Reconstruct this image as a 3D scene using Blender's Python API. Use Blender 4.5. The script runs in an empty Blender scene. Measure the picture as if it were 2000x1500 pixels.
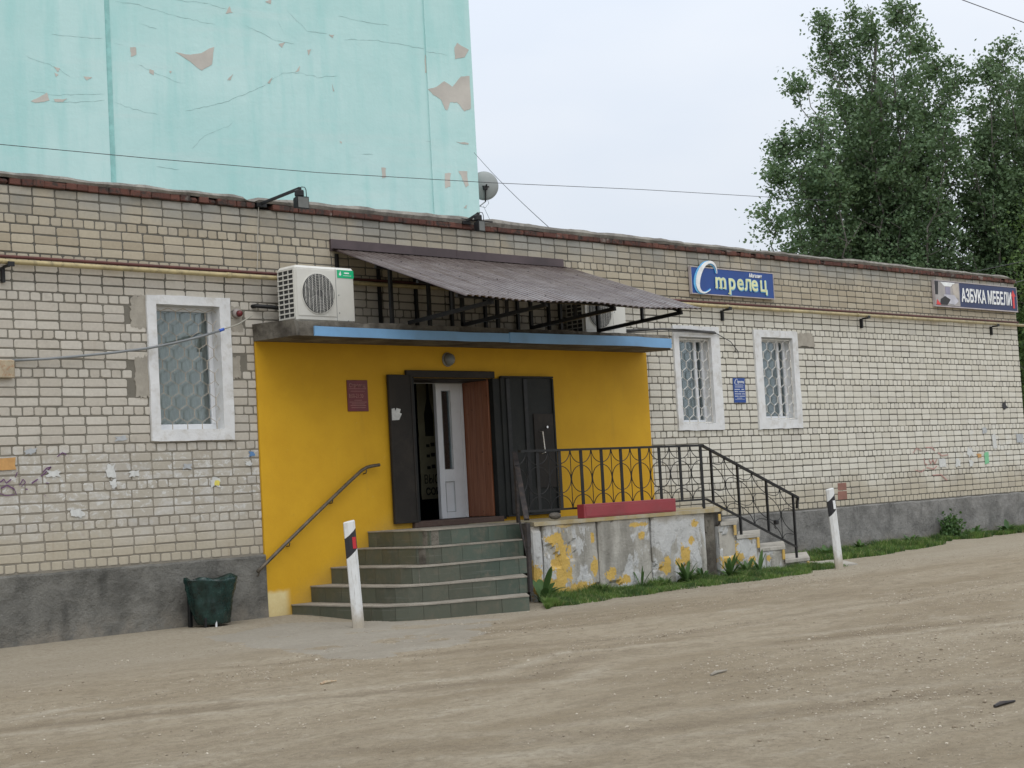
import bpy, bmesh, math, random
import numpy as np
from mathutils import Vector, Matrix

random.seed(7); rs = np.random.RandomState(11)
SC = bpy.context.scene
COL = SC.collection

# ------------------------------------------------------------------ camera
CAM = np.array([-8.1009, -15.4254, 1.3195])
RM = np.array([[0.71247842, -0.6995716, -0.05453516],
               [0.00577899, 0.08356672, -0.99648543],
               [0.70167022, 0.7096592, 0.0635823]])     # rows: right, down, forward
FPX = 3181.8                                            # focal length for a 2000 px wide frame
cd = bpy.data.cameras.new('camera'); cam = bpy.data.objects.new('camera', cd); COL.objects.link(cam)
cd.sensor_width = 36; cd.lens = FPX / 2000 * 36; cd.clip_start = .1; cd.clip_end = 3000
mw = Matrix.Identity(4)
for i in range(3):
    mw[i][0] = RM[0][i]; mw[i][1] = -RM[1][i]; mw[i][2] = -RM[2][i]; mw[i][3] = CAM[i]
cam.matrix_world = mw
SC.camera = cam

# ------------------------------------------------------------------ sky, sun, exposure
wd = bpy.data.worlds.new('World'); SC.world = wd; wd.use_nodes = True
nt = wd.node_tree; nt.nodes.clear()
SUN_EL, SUN_AZ = math.radians(58), math.radians(212)    # azimuth: direction the light comes from, 0 = +Y, clockwise
sky = nt.nodes.new('ShaderNodeTexSky'); sky.sky_type = 'NISHITA'; sky.sun_disc = False
sky.sun_elevation = SUN_EL; sky.sun_rotation = SUN_AZ; sky.air_density = 1.2; sky.dust_density = 3
mul = nt.nodes.new('ShaderNodeVectorMath'); mul.operation = 'SCALE'; mul.inputs[3].default_value = .085
nt.links.new(sky.outputs[0], mul.inputs[0])
tc = nt.nodes.new('ShaderNodeTexCoord')
mp = nt.nodes.new('ShaderNodeMapping'); mp.inputs['Scale'].default_value = (1, 1, 2.6)
nt.links.new(tc.outputs['Generated'], mp.inputs[0])
nz = nt.nodes.new('ShaderNodeTexNoise'); nz.inputs['Scale'].default_value = 2.2; nz.inputs['Detail'].default_value = 5
nt.links.new(mp.outputs[0], nz.inputs['Vector'])
cr = nt.nodes.new('ShaderNodeValToRGB')
cr.color_ramp.elements[0].position = .34; cr.color_ramp.elements[0].color = (.72, .775, .86, 1)
cr.color_ramp.elements[1].position = .68; cr.color_ramp.elements[1].color = (.86, .875, .905, 1)
nt.links.new(nz.outputs[0], cr.inputs[0])
mx = nt.nodes.new('ShaderNodeMix'); mx.data_type = 'RGBA'; mx.inputs[0].default_value = .86
nt.links.new(mul.outputs[0], mx.inputs[6]); nt.links.new(cr.outputs[0], mx.inputs[7])
bg = nt.nodes.new('ShaderNodeBackground'); bg.inputs[1].default_value = .96
# overcast sky: somewhat brighter overhead, as cloud cover is
sxy = nt.nodes.new('ShaderNodeSeparateXYZ'); nt.links.new(tc.outputs['Generated'], sxy.inputs[0])
mr = nt.nodes.new('ShaderNodeMapRange'); mr.inputs[1].default_value = 0; mr.inputs[2].default_value = 1; mr.inputs[3].default_value = .93; mr.inputs[4].default_value = 1.9
nt.links.new(sxy.outputs[2], mr.inputs[0])
zm = nt.nodes.new('ShaderNodeVectorMath'); zm.operation = 'SCALE'; nt.links.new(mx.outputs[2], zm.inputs[0]); nt.links.new(mr.outputs[0], zm.inputs[3])
nt.links.new(zm.outputs[0], bg.inputs[0])
wo = nt.nodes.new('ShaderNodeOutputWorld'); nt.links.new(bg.outputs[0], wo.inputs[0])

sl = bpy.data.lights.new('sun', 'SUN'); so = bpy.data.objects.new('sun', sl); COL.objects.link(so)
sl.energy = 1.0; sl.angle = math.radians(50); sl.color = (1, .965, .92)
sd = Vector((math.sin(SUN_AZ) * math.cos(SUN_EL), math.cos(SUN_AZ) * math.cos(SUN_EL), math.sin(SUN_EL)))
so.rotation_euler = sd.to_track_quat('Z', 'Y').to_euler(); so.location = (0, -20, 30)
vs = SC.view_settings; vs.view_transform = 'Standard'; vs.look = 'None'; vs.gamma = 1; vs.exposure = .12
vs.use_curve_mapping = False
SC.cycles.max_bounces = 6; SC.cycles.transparent_max_bounces = 12

# ------------------------------------------------------------------ measuring: where a sight line meets a real plane
def ray(u, v): return RM.T @ np.array([(u - 1000) / FPX, (v - 750) / FPX, 1.])
def at_y(u, v, y=0.):
    d = ray(u, v); return CAM + (y - CAM[1]) / d[1] * d
def at_x(u, v, x):
    d = ray(u, v); return CAM + (x - CAM[0]) / d[0] * d
def at_z(u, v, z=0.):
    d = ray(u, v); return CAM + (z - CAM[2]) / d[2] * d
def at_plane(u, v, p0, n):
    d = ray(u, v); return CAM + ((np.array(p0) - CAM) @ n) / (d @ n) * d
def at_depth(u, v, D): return CAM + ray(u, v) * D

# ------------------------------------------------------------------ material graph helper
class G:
    def __init__(s, name):
        s.m = bpy.data.materials.new(name); s.m.use_nodes = True; s.t = s.m.node_tree
        s.b = s.t.nodes['Principled BSDF']; s.o = s.t.nodes['Material Output']
    def N(s, ty, ins=None, **pr):
        n = s.t.nodes.new(ty)
        for k, v in pr.items(): setattr(n, k, v)
        for k, v in (ins or {}).items(): s.put(n.inputs[k], v)
        return n
    def put(s, sock, v):
        if hasattr(v, 'is_linked') or hasattr(v, 'links'): s.t.links.new(v, sock)
        else:
            if isinstance(v, (tuple, list)) and len(v) == 3 and sock.type == 'RGBA': v = (*v, 1)
            sock.default_value = v
    def pos(s):
        return s.N('ShaderNodeNewGeometry').outputs['Position']
    def obj(s): return s.N('ShaderNodeTexCoord').outputs['Object']
    def sep(s, v):
        n = s.N('ShaderNodeSeparateXYZ', {0: v}); return n.outputs[0], n.outputs[1], n.outputs[2]
    def map(s, v, scale=(1, 1, 1), loc=(0, 0, 0), rot=(0, 0, 0)):
        return s.N('ShaderNodeMapping', {0: v, 'Scale': scale, 'Location': loc, 'Rotation': rot}).outputs[0]
    def noise(s, v, scale, detail=4, rough=.55, dist=0.):
        return s.N('ShaderNodeTexNoise', {'Vector': v, 'Scale': scale, 'Detail': detail, 'Roughness': rough, 'Distortion': dist}).outputs[0]
    def vor(s, v, scale, feature='F1', out=0):
        return s.N('ShaderNodeTexVoronoi', {'Vector': v, 'Scale': scale}, feature=feature).outputs[out]
    def math(s, op, a, b=0., c=0.):
        n = s.N('ShaderNodeMath', operation=op)
        s.put(n.inputs[0], a); s.put(n.inputs[1], b)
        if op in ('MULTIPLY_ADD',): s.put(n.inputs[2], c)
        return n.outputs[0]
    def sm(s, v, a, b, lo=0., hi=1.):
        return s.N('ShaderNodeMapRange', {0: v, 1: a, 2: b, 3: lo, 4: hi}, interpolation_type='SMOOTHSTEP').outputs[0]
    def mix(s, f, a, b, bl='MIX'):
        n = s.N('ShaderNodeMix', data_type='RGBA', blend_type=bl)
        s.put(n.inputs[0], f); s.put(n.inputs[6], a); s.put(n.inputs[7], b); return n.outputs[2]
    def attr(s, nm, o='Fac'): return s.N('ShaderNodeAttribute', attribute_name=nm).outputs[o]
    def bump(s, h, strength=.3, dist=.01):
        n = s.N('ShaderNodeBump', {'Height': h, 'Strength': strength, 'Distance': dist})
        s.t.links.new(n.outputs[0], s.b.inputs['Normal'])
    def fin(s, col, rough=.8, metal=0., spec=.5):
        s.put(s.b.inputs['Base Color'], col); s.put(s.b.inputs['Roughness'], rough)
        s.put(s.b.inputs['Metallic'], metal); s.put(s.b.inputs['Specular IOR Level'], spec)
        return s.m

def plain(name, col, rough=.7, metal=0., var=.12, scale=6., bump=0., bscale=60., dirt=None, dirtamt=.3, spec=.5, local=False):
    g = G(name); p = g.obj() if local else g.pos()
    a = g.noise(p, scale, 5, .6)
    dark = tuple(c * (1 - var) for c in col); lite = tuple(min(1, c * (1 + var)) for c in col)
    c = g.mix(g.sm(a, .3, .7), dark, lite)
    if dirt:
        d = g.noise(p, scale * 1.7, 6, .65, .3)
        c = g.mix(g.math('MULTIPLY', g.sm(d, .45, .75), dirtamt), c, dirt)
    if bump: g.bump(g.noise(p, bscale, 4, .6), bump, .01)
    return g.fin(c, g.math('ADD', g.math('MULTIPLY', a, .15), rough - .07), metal, spec)

def m_brick():
    g = G('silicate_brick'); p = g.pos(); x, y, z = g.sep(p)
    r = g.N('ShaderNodeMath', operation='FRACT')
    g.put(r.inputs[0], g.math('ADD', g.attr('rnd'), g.N('ShaderNodeObjectInfo').outputs['Random'])); r = r.outputs[0]
    n = g.noise(p, 1.1, 4, .6); f = g.noise(p, 26, 4, .6); md = g.noise(p, 6, 4, .6)
    low = g.mix(r, (.475, .438, .372), (.585, .553, .485))
    up = g.mix(r, (.375, .325, .24), (.48, .43, .33))
    pale = g.mix(r, (.60, .575, .49), (.70, .68, .60))
    low = g.mix(g.sm(x, 5., 12.), low, pale)
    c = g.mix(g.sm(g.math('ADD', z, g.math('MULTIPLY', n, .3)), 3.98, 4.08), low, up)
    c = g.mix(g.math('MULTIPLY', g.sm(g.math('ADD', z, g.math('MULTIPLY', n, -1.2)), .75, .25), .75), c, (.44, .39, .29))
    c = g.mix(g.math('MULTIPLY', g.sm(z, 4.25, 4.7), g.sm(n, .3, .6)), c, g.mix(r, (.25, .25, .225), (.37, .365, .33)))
    # grimy band where notices were pasted and torn off
    band = g.math('MULTIPLY', g.math('MULTIPLY', g.sm(z, .85, 1.5), g.sm(z, 2.1, 1.8)), g.sm(x, 4, 3))
    c = g.mix(g.math('MULTIPLY', band, .35), c, (.33, .305, .24))
    band2 = g.math('MULTIPLY', g.math('MULTIPLY', g.sm(z, 1.1, 1.5), g.sm(z, 2.3, 1.8)), g.sm(x, 16, 19.5))
    scr = g.sm(g.noise(g.map(p, (9, 9, 13)), 1., 5, .75, .6), .535, .60)
    scr2 = g.sm(g.noise(g.map(p, (14, 14, 20), (3, 0, 5)), 1., 5, .75, .6), .60, .67)
    c = g.mix(g.math('MULTIPLY', scr, g.math('MULTIPLY', band, .85)), c, (.64, .645, .62))
    c = g.mix(g.math('MULTIPLY', scr2, g.math('MULTIPLY', band2, .7)), c, (.66, .68, .66))
    sm1 = g.sm(g.noise(g.map(p, (3.2, 3.2, 4.5), (7, 0, 2)), 1., 6, .7, .5), .5, .62)
    c = g.mix(g.math('MULTIPLY', sm1, g.math('MULTIPLY', band, .55)), c, (.62, .62, .60))
    c = g.mix(g.math('MULTIPLY', sm1, g.math('MULTIPLY', band2, .5)), c, (.68, .69, .67))
    pur = g.sm(g.noise(g.map(p, (6, 6, 9), (1, 0, 8)), 1., 5, .75, 1.), .62, .68)
    c = g.mix(g.math('MULTIPLY', pur, g.math('MULTIPLY', g.math('MULTIPLY', band, g.sm(x, 1.6, .6)), .55)), c, (.24, .15, .25))
    # rust and soot runs
    st = g.noise(g.map(p, (9, 9, .55)), 1., 3, .5)
    c = g.mix(g.math('MULTIPLY', g.sm(st, .66, .78), .35), c, (.30, .22, .15))
    c = g.mix(g.math('MULTIPLY', g.sm(r, .90, .93), .25), c, (.25, .22, .19))
    c = g.mix(g.math('MULTIPLY', g.sm(md, .55, .8), .35), c, (.27, .25, .21))
    c = g.mix(g.math('MULTIPLY', g.sm(g.noise(p, 55, 3, .7), .70, .78), .55), c, (.14, .13, .11))
    c = g.mix(g.sm(f, .3, .75), g.mix(.12, c, (.1, .09, .08)), c)
    g.bump(g.math('ADD', g.math('MULTIPLY', f, .8), g.noise(p, 130, 3, .7)), .55, .006)
    return g.fin(c, .92, 0, .25)

def m_mortar():
    g = G('mortar'); p = g.pos(); x, y, z = g.sep(p)
    n = g.noise(p, 1.3, 5, .6)
    c = g.mix(g.sm(n, .3, .7), (.10, .095, .08), (.17, .16, .135))
    c = g.mix(g.math('MULTIPLY', g.math('MULTIPLY', g.sm(z, 3.8, 3.5), g.sm(x, 11, 8)), .45), c, (.27, .25, .205))
    c = g.mix(g.math('MULTIPLY', g.sm(x, 11, 9), g.math('MULTIPLY', g.sm(z, 2.2, 1.7), .6)), c, (.30, .27, .22))
    g.bump(g.noise(p, 70, 5, .7), .9, .012)
    return g.fin(c, .95, 0, .2)

def m_redbrick():
    g = G('red_brick'); p = g.pos()
    r = g.N('ShaderNodeObjectInfo').outputs['Random']
    c = g.mix(r, (.095, .045, .037), (.155, .072, .055))
    c = g.mix(g.sm(g.noise(p, 9, 5, .7), .47, .62), c, (.055, .045, .04))
    c = g.mix(g.math('MULTIPLY', g.sm(g.noise(p, 4, 3, .6), .6, .7), .5), c, (.3, .28, .25))
    g.bump(g.noise(p, 60, 4, .7), .8, .01)
    return g.fin(c, .9, 0, .2)

def m_plinth():
    g = G('cement_render'); p = g.pos(); x, y, z = g.sep(p)
    n = g.noise(p, 2.4, 6, .62, .3)
    a = g.mix(g.sm(n, .3, .7), (.11, .108, .097), (.215, .21, .188))
    b = g.mix(g.sm(n, .3, .7), (.15, .148, .14), (.27, .265, .25))
    c = g.mix(g.sm(x, 5, 9), a, b)
    c = g.mix(g.math('MULTIPLY', g.sm(g.noise(p, 22, 6, .8), .5, .66), .3), c, g.mix(g.sm(x, 5, 9), (.21, .205, .19), (.36, .355, .33)))
    c = g.mix(g.math('MULTIPLY', g.sm(g.noise(g.map(p, (1, 1, 1), (4, 1, 2)), 26, 5, .8), .52, .66), .3), c, (.04, .04, .038))
    c = g.mix(g.math('MULTIPLY', g.sm(z, .28, .0), g.sm(g.noise(p, 5, 5, .7), .35, .65)), c, (.23, .21, .175))
    c = g.mix(g.math('MULTIPLY', g.sm(g.noise(g.map(p, (3, 3, .8)), 1.2, 5, .6), .58, .75), .55), c, (.045, .045, .042))
    g.bump(g.math('ADD', g.noise(p, 45, 5, .75), g.math('MULTIPLY', g.noise(p, 8, 3, .6), 2.)), .9, .02)
    return g.fin(c, .95, 0, .2)

def m_yellow():
    g = G('yellow_plaster'); p = g.pos(); x, y, z = g.sep(p)
    n = g.noise(p, 1.6, 5, .6); fine = g.noise(p, 38, 4, .6)
    c = g.mix(g.sm(n, .3, .7), (.575, .320, .014), (.635, .362, .017))
    c = g.mix(g.math('MULTIPLY', g.sm(fine, .5, .8), .10), c, (.30, .16, .012))
    # worn pale foot at the left corner and dust near the steps
    w = g.math('MULTIPLY', g.sm(g.math('ADD', z, g.math('MULTIPLY', n, .25)), .42, .36), g.sm(x, 3.36, 3.24))
    c = g.mix(w, c, g.mix(g.noise(p, 14, 4, .7), (.75, .66, .36), (.62, .48, .22)))
    dz = g.math('SUBTRACT', g.math('MULTIPLY', g.math('SUBTRACT', x, 3.2), .55), z)
    c = g.mix(g.math('MULTIPLY', g.math('MULTIPLY', g.sm(g.math('ADD', dz, g.math('MULTIPLY', fine, .25)), -.15, .3), g.sm(x, 5.6, 4.8)), .5), c, (.36, .25, .09))
    c = g.mix(g.math('MULTIPLY', g.sm(g.noise(g.map(p, (5, 5, .5)), 1.3, 4, .6), .58, .8), .3), c, (.40, .24, .03))
    c = g.mix(g.math('MULTIPLY', g.sm(g.noise(p, 16, 5, .75), .62, .72), .22), c, (.35, .22, .05))
    c = g.mix(g.math('MULTIPLY', g.sm(g.noise(g.map(p, (1, 1, 1), (2, 0, 1)), 7, 5, .7), .68, .74), .3), c, (.62, .45, .2))
    g.bump(fine, .25, .006)
    return g.fin(c, .75, 0, .35)

def m_retain():
    g = G('peeling_paint_concrete'); p = g.pos(); x, y, z = g.sep(p)
    n = g.noise(g.map(p, (1, 1, .45)), 1.7, 5, .55, .7); f = g.noise(p, 30, 5, .7)
    grey = g.mix(g.sm(g.noise(g.map(p, (5, 5, 1.)), 1.3, 5, .65), .3, .7), (.24, .23, .20), (.42, .405, .36))
    white = g.mix(g.noise(g.map(p, (6, 6, 1.5)), 1.5, 4, .6), (.40, .405, .395), (.58, .585, .57))
    n = g.math('ADD', n, g.math('MULTIPLY', g.math('SUBTRACT', g.noise(g.map(p, (1, 1, .5)), 8, 6, .7), .5), .35)); c = g.mix(g.sm(n, .455, .49), grey, white)
    def blob(u, v, rx, rz):
        q = at_y(u, v, -1.6); dx = g.math('DIVIDE', g.math('SUBTRACT', x, float(q[0])), rx); dz = g.math('DIVIDE', g.math('SUBTRACT', z, float(q[2])), rz)
        return g.math('SQRT', g.math('ADD', g.math('MULTIPLY', dx, dx), g.math('MULTIPLY', dz, dz)))
    d = blob(1098, 1105, .17, .34)
    for a in ((1080, 1150, .3, .14), (1130, 1152, .35, .10), (1085, 1052, .16, .07), (1095, 1064, .06, .14), (1048, 1125, .10, .14), (1158, 1050, .03, .06), (1162, 1108, .07, .12), (1105, 1024, .22, .035), (1252, 1045, .06, .05), (1250, 1024, .18, .03), (1193, 1122, .09, .09), (1300, 1105, .10, .10), (1340, 1085, .08, .14), (1352, 1055, .07, .05), (1357, 1022, .06, .06), (1327, 1100, .08, .08), (1395, 1043, .09, .07), (1432, 1067, .08, .08), (1438, 1090, .12, .09), (1420, 1092, .1, .12), (1470, 1095, .09, .09), (1470, 1048, .12, .05), (1500, 1090, .05, .04), (1222, 1132, .13, .06)):
        d = g.math('MINIMUM', d, blob(*a))
    d = g.math('ADD', d, g.math('MULTIPLY', g.math('SUBTRACT', g.noise(g.map(p, (1, 1, .7)), 11, 6, .72), .5), 3.6))
    c = g.mix(g.sm(d, 1.0, .93), c, g.mix(f, (.50, .32, .07), (.60, .42, .13)))
    c = g.mix(g.math('MULTIPLY', g.sm(g.math('ADD', z, g.math('MULTIPLY', n, .2)), .85, .95), .8), c, (.29, .26, .21))
    c = g.mix(g.math('MULTIPLY', g.sm(g.noise(p, 12, 6, .75), .58, .68), .5), c, (.14, .13, .11))
    g.bump(g.math('ADD', g.math('MULTIPLY', g.sm(n, .49, .53), .6), g.math('ADD', f, g.noise(p, 7, 4, .7))), .7, .015)
    return g.fin(c, .85, 0, .3)

def m_concrete(name, a, b, streak=None, bump=.6, rough=.9):
    g = G(name); p = g.pos()
    n = g.noise(p, 3, 6, .65, .2)
    c = g.mix(g.sm(n, .3, .7), a, b)
    if streak: c = g.mix(g.math('MULTIPLY', g.sm(g.noise(p, 9, 6, .7), .5, .7), .6), c, streak)
    g.bump(g.math('ADD', g.noise(p, 60, 5, .7), g.math('MULTIPLY', n, 2)), bump, .01)
    return g.fin(c, rough, 0, .25)

def m_dirt(name='dirt', grey=0.):
    g = G(name); p = g.pos(); x, y, z = g.sep(p)
    big = g.noise(g.map(p, (.22, .8, 1)), 1.1, 5, .6, .6); mid = g.noise(g.map(p, (.5, 1.4, 1), (3, 1, 0)), 2.6, 6, .65, .5)
    fine = g.noise(p, 24, 6, .75); grit = g.noise(p, 110, 4, .8); trk = g.attr('trk')
    c = g.mix(g.sm(big, .32, .68), (.275, .225, .152), (.375, .322, .235))
    c = g.mix(g.math('MULTIPLY', g.sm(mid, .50, .70), .6), c, (.225, .183, .125))
    c = g.mix(g.math('MULTIPLY', g.sm(mid, .42, .30), .5), c, (.45, .405, .325))
    c = g.mix(g.math('MULTIPLY', g.sm(g.math('ADD', trk, g.math('MULTIPLY', g.math('SUBTRACT', fine, .5), 1.2)), .0, 1.), .6), c, (.19, .152, .105))
    c = g.mix(g.math('MULTIPLY', g.sm(trk, 0., -1.), .6), c, (.51, .465, .375))
    bl = g.noise(p, 3.4, 7, .72, .8); b2 = g.noise(g.map(p, (1, 1, 1), (9, 4, 0)), 9, 6, .75, .4)
    c = g.mix(g.math('MULTIPLY', g.sm(bl, .50, .66), .42), c, (.235, .192, .132))
    c = g.mix(g.math('MULTIPLY', g.sm(bl, .44, .32), .40), c, (.45, .405, .32))
    c = g.mix(g.math('MULTIPLY', g.sm(b2, .50, .62), .38), c, (.20, .162, .112))
    # trodden pale dust close to the building
    c = g.mix(g.math('MULTIPLY', g.sm(g.math('ADD', y, big), -3.6, -1.6), .6), c, (.40, .36, .285))
    c = g.mix(g.math('MULTIPLY', g.sm(fine, .47, .62), .38), c, (.20, .162, .115))
    pv = g.vor(p, 34)
    c = g.mix(g.math('MULTIPLY', g.sm(pv, .20, .10), g.math('MULTIPLY', g.sm(g.noise(p, 5, 3, .6), .45, .62), .5)), c, (.53, .48, .39))
    c = g.mix(g.math('MULTIPLY', g.sm(grit, .53, .68), .35), c, (.54, .49, .395))
    if grey: c = g.mix(grey, c, (.345, .335, .30))
    h = g.math('ADD', g.math('MULTIPLY', fine, 1.2), g.math('ADD', grit, g.math('MULTIPLY', g.sm(pv, .3, .05), .8)))
    g.bump(h, .8, .02)
    return g.fin(c, .97, 0, .12)

def m_teal():
    g = G('teal_render'); p = g.pos(); x, y, z = g.sep(p)
    n = g.noise(p, .35, 5, .6, .4); s = g.noise(g.map(p, (2.2, 2.2, .25)), 1.6, 4, .6); h = g.noise(g.map(p, (.3, .3, 2.5)), 1.2, 4, .6)
    c = g.mix(g.sm(n, .3, .7), (.42, .66, .645), (.52, .73, .715))
    c = g.mix(g.math('MULTIPLY', g.sm(s, .42, .75), .5), c, (.33, .62, .60))
    c = g.mix(g.math('MULTIPLY', g.sm(h, .5, .75), .3), c, (.56, .69, .68))
    c = g.mix(g.math('MULTIPLY', g.sm(g.noise(p, .22, 3, .6), .55, .75), .45), c, (.52, .64, .66))
    g.bump(g.math('ADD', g.noise(p, 1.2, 5, .6), g.math('MULTIPLY', g.noise(p, 9, 4, .6), .25)), .35, .04)
    return g.fin(c, .85, 0, .25)

def m_wood():
    g = G('varnished_wood'); p = g.pos()
    gr = g.noise(g.map(p, (30, 30, 1.1)), 1.5, 5, .6, .4); k = g.vor(g.map(p, (1, 7, 3.2)), 1.6)
    c = g.mix(g.sm(gr, .3, .7), (.21, .075, .035), (.33, .135, .07))
    c = g.mix(g.sm(k, .10, .04), c, (.04, .013, .008))
    g.bump(gr, .15, .004)
    return g.fin(c, .45, 0, .5)

def m_tile():
    g = G('green_tile'); p = g.pos(); r = g.N('ShaderNodeObjectInfo').outputs['Random']
    x, y, z = g.sep(p)
    c = g.mix(r, (.045, .066, .050), (.085, .115, .088))
    c = g.mix(g.math('MULTIPLY', g.sm(g.noise(p, 7, 5, .7), .45, .7), .6), c, (.15, .135, .10))
    c = g.mix(g.math('MULTIPLY', g.sm(x, 5.1, 4.3), .55), c, (.085, .078, .052))  # olive shading of the left side faces put into the tile colour
    ln = g.sm(g.noise(g.map(p, (1, 1, 60)), 1., 2, .5), .64, .7)
    c = g.mix(g.math('MULTIPLY', ln, .35), c, (.17, .18, .155))
    g.bump(g.noise(p, 50, 4, .6), .3, .005)
    return g.fin(c, g.sm(g.noise(p, 6, 4, .6), .3, .7, .38, .7), 0, .5)

def m_glass():
    g = G('window_glass')
    gl = g.N('ShaderNodeBsdfGlossy', {'Color': (.85, .9, .93, 1), 'Roughness': .04})
    tr = g.N('ShaderNodeBsdfTransparent', {'Color': (.84, .87, .86, 1)})
    fr = g.N('ShaderNodeFresnel', {'IOR': 1.7})
    ms = g.N('ShaderNodeMixShader', {0: g.math('MULTIPLY', fr.outputs[0], .85), 1: tr.outputs[0], 2: gl.outputs[0]})
    g.t.links.new(ms.outputs[0], g.o.inputs[0]); return g.m

def m_leaf(name, a, b):
    g = G(name); r = g.attr('rnd')
    c = g.mix(r, a, b)
    if name == 'grass_blade':
        p = g.pos(); c = g.mix(g.sm(g.noise(p, 3.5, 4, .6), .4, .62), c, (.045, .10, .025)); c = g.mix(g.math('MULTIPLY', g.sm(r, .86, .9), .7), c, (.36, .33, .15))
    g.fin(c, .55, 0, .35)
    tl = g.N('ShaderNodeBsdfTranslucent', {'Color': g.mix(.5, c, (.14, .22, .05))})
    ms = g.N('ShaderNodeMixShader', {0: .28, 1: g.b.outputs[0], 2: tl.outputs[0]})
    g.t.links.new(ms.outputs[0], g.o.inputs[0]); return g.m

def m_roofing():
    g = G('brown_coated_steel'); p = g.pos()
    n = g.noise(g.map(p, (1.5, 3, 3)), 1.6, 5, .6)
    c = g.mix(g.sm(n, .35, .7), (.078, .056, .05), (.135, .112, .102))
    c = g.mix(g.math('MULTIPLY', g.sm(g.noise(p, 6, 5, .7), .5, .75), .4), c, (.25, .215, .195))
    x, y, z = g.sep(p); m = g.math('FRACT', g.math('DIVIDE', g.math('SUBTRACT', x, 4.2), .104))
    c = g.mix(g.math('MULTIPLY', g.math('ADD', g.sm(m, .24, .16), g.sm(m, .86, .94)), .8), c, (.028, .014, .015))     # shade of the valleys between ridges put into the colour
    return g.fin(c, g.sm(g.noise(g.map(p, (9, .3, .3)), 1., 3, .7), .35, .65, .18, .5), .25, .6)

MB, MO, MRB, MPL, MY, MRE = m_brick(), m_mortar(), m_redbrick(), m_plinth(), m_yellow(), m_retain()
MCAP = m_concrete('coping_mortar', (.15, .14, .125), (.30, .285, .25), (.08, .078, .07), .9)
MSLAB = m_concrete('stained_concrete', (.06, .052, .042), (.19, .175, .145), (.035, .032, .026), 1.)
MTREAD = m_concrete('worn_concrete', (.22, .20, .165), (.34, .315, .265), (.22, .20, .17), .5)
MSTEP = m_concrete('pale_concrete', (.32, .30, .26), (.45, .43, .38), (.24, .22, .19), .5)
MAPRON = m_dirt('dusty_pavement', .45)
MROCK = m_concrete('rock', (.06, .055, .048), (.15, .135, .115), None, .9)
MDIRT, MTEAL, MWOOD, MTILE, MGLASS, MROOF = m_dirt(), m_teal(), m_wood(), m_tile(), m_glass(), m_roofing()
MFLASH = plain('dark_flashing', (.075, .055, .058), .5, .2, .25, 2.)
MBLUE = plain('light_blue_trim', (.17, .36, .60), .35, 0, .10, 1.2, dirt=(.12, .2, .3), dirtamt=.3)
MWHITE = plain('white_paint', (.66, .67, .67), .75, 0, .06, 4, .5, 30, dirt=(.40, .37, .31), dirtamt=.55)
MPVC = plain('white_plastic', (.70, .72, .74), .4, 0, .04, 3, dirt=(.5, .5, .48), dirtamt=.25)
MCURT = plain('grey_curtain', (.58, .60, .57), .9, 0, .12, 3)
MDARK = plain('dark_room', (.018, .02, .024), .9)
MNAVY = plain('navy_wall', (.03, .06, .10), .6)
MDOOR = plain('dark_painted_steel', (.022, .019, .016), .62, 0, .22, 2, .12, 25, dirt=(.045, .036, .028), dirtamt=.6, spec=.25)
MDOOR2 = plain('black_green_steel', (.016, .018, .017), .6, 0, .2, 2, .1, 25, dirt=(.035, .034, .03), dirtamt=.5, spec=.25)
MBLK = plain('black_steel', (.012, .013, .014), .5, .3, .3, 5, dirt=(.045, .04, .035), dirtamt=.4)
MRAIL = plain('rusty_black_steel', (.03, .027, .027), .6, .2, .3, 8, .2, 60, dirt=(.10, .07, .055), dirtamt=.55)
MHAND = plain('worn_pipe', (.10, .085, .065), .5, .4, .3, 8, dirt=(.22, .17, .12), dirtamt=.5)
MCHR = plain('chrome', (.7, .7, .7), .2, 1.)
MAC = plain('ivory_enamel', (.60, .595, .545), .45, 0, .04, 2, dirt=(.42, .40, .35), dirtamt=.35, local=True)
MACD = plain('condenser_fins', (.05, .052, .052), .6, .2, .2, 12, local=True)
MGREY = plain('grey_plastic', (.24, .25, .25), .5)
MPIPE = plain('yellow_gas_pipe', (.40, .33, .17), .5, 0, .15, 6, .2, 60, dirt=(.14, .12, .07), dirtamt=.75)
MPIPR = plain('rust_red_pipe', (.10, .032, .025), .7, 0, .2, 6, dirt=(.05, .03, .028), dirtamt=.6)
MBAG = plain('green_bag', (.010, .030, .026), .25, 0, .5, 10, .9, 14)
MRED = plain('dark_red_paint', (.27, .035, .045), .42, 0, .12, 2, .1, 30, dirt=(.20, .07, .07), dirtamt=.4)
MREFL = plain('red_reflector', (.45, .02, .03), .3, local=True)
def m_bol():
    g = G('bollard_white'); p = g.obj(); x, y, z = g.sep(p); n = g.noise(g.map(p, (1, 1, .5)), 14, 5, .7)
    c = g.mix(g.math('MULTIPLY', g.sm(n, .45, .7), .4), (.66, .675, .67), (.46, .44, .39))
    c = g.mix(g.math('MULTIPLY', g.sm(g.math('ADD', z, g.math('MULTIPLY', n, -.35)), .12, -.12), .85), c, (.34, .29, .21))
    c = g.mix(g.math('MULTIPLY', g.sm(g.noise(g.map(p, (60, 60, 3)), 1., 3, .6), .64, .7), .5), c, (.25, .24, .22))
    return g.fin(c, .5)
MBOL = m_bol()
MBOB = plain('bollard_black', (.015, .015, .018), .5, local=True)
MSBLUE = plain('sign_blue', (.008, .055, .25), .4, 0, .1, 2)
MSNAVY = plain('sign_navy', (.012, .026, .095), .4, 0, .1, 2)
MSRED = plain('plaque_red', (.13, .018, .022), .45)
MCREAM = plain('letter_cream', (.68, .72, .42), .5)
MLBLUE = plain('letter_light_blue', (.12, .42, .72), .5)
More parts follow.
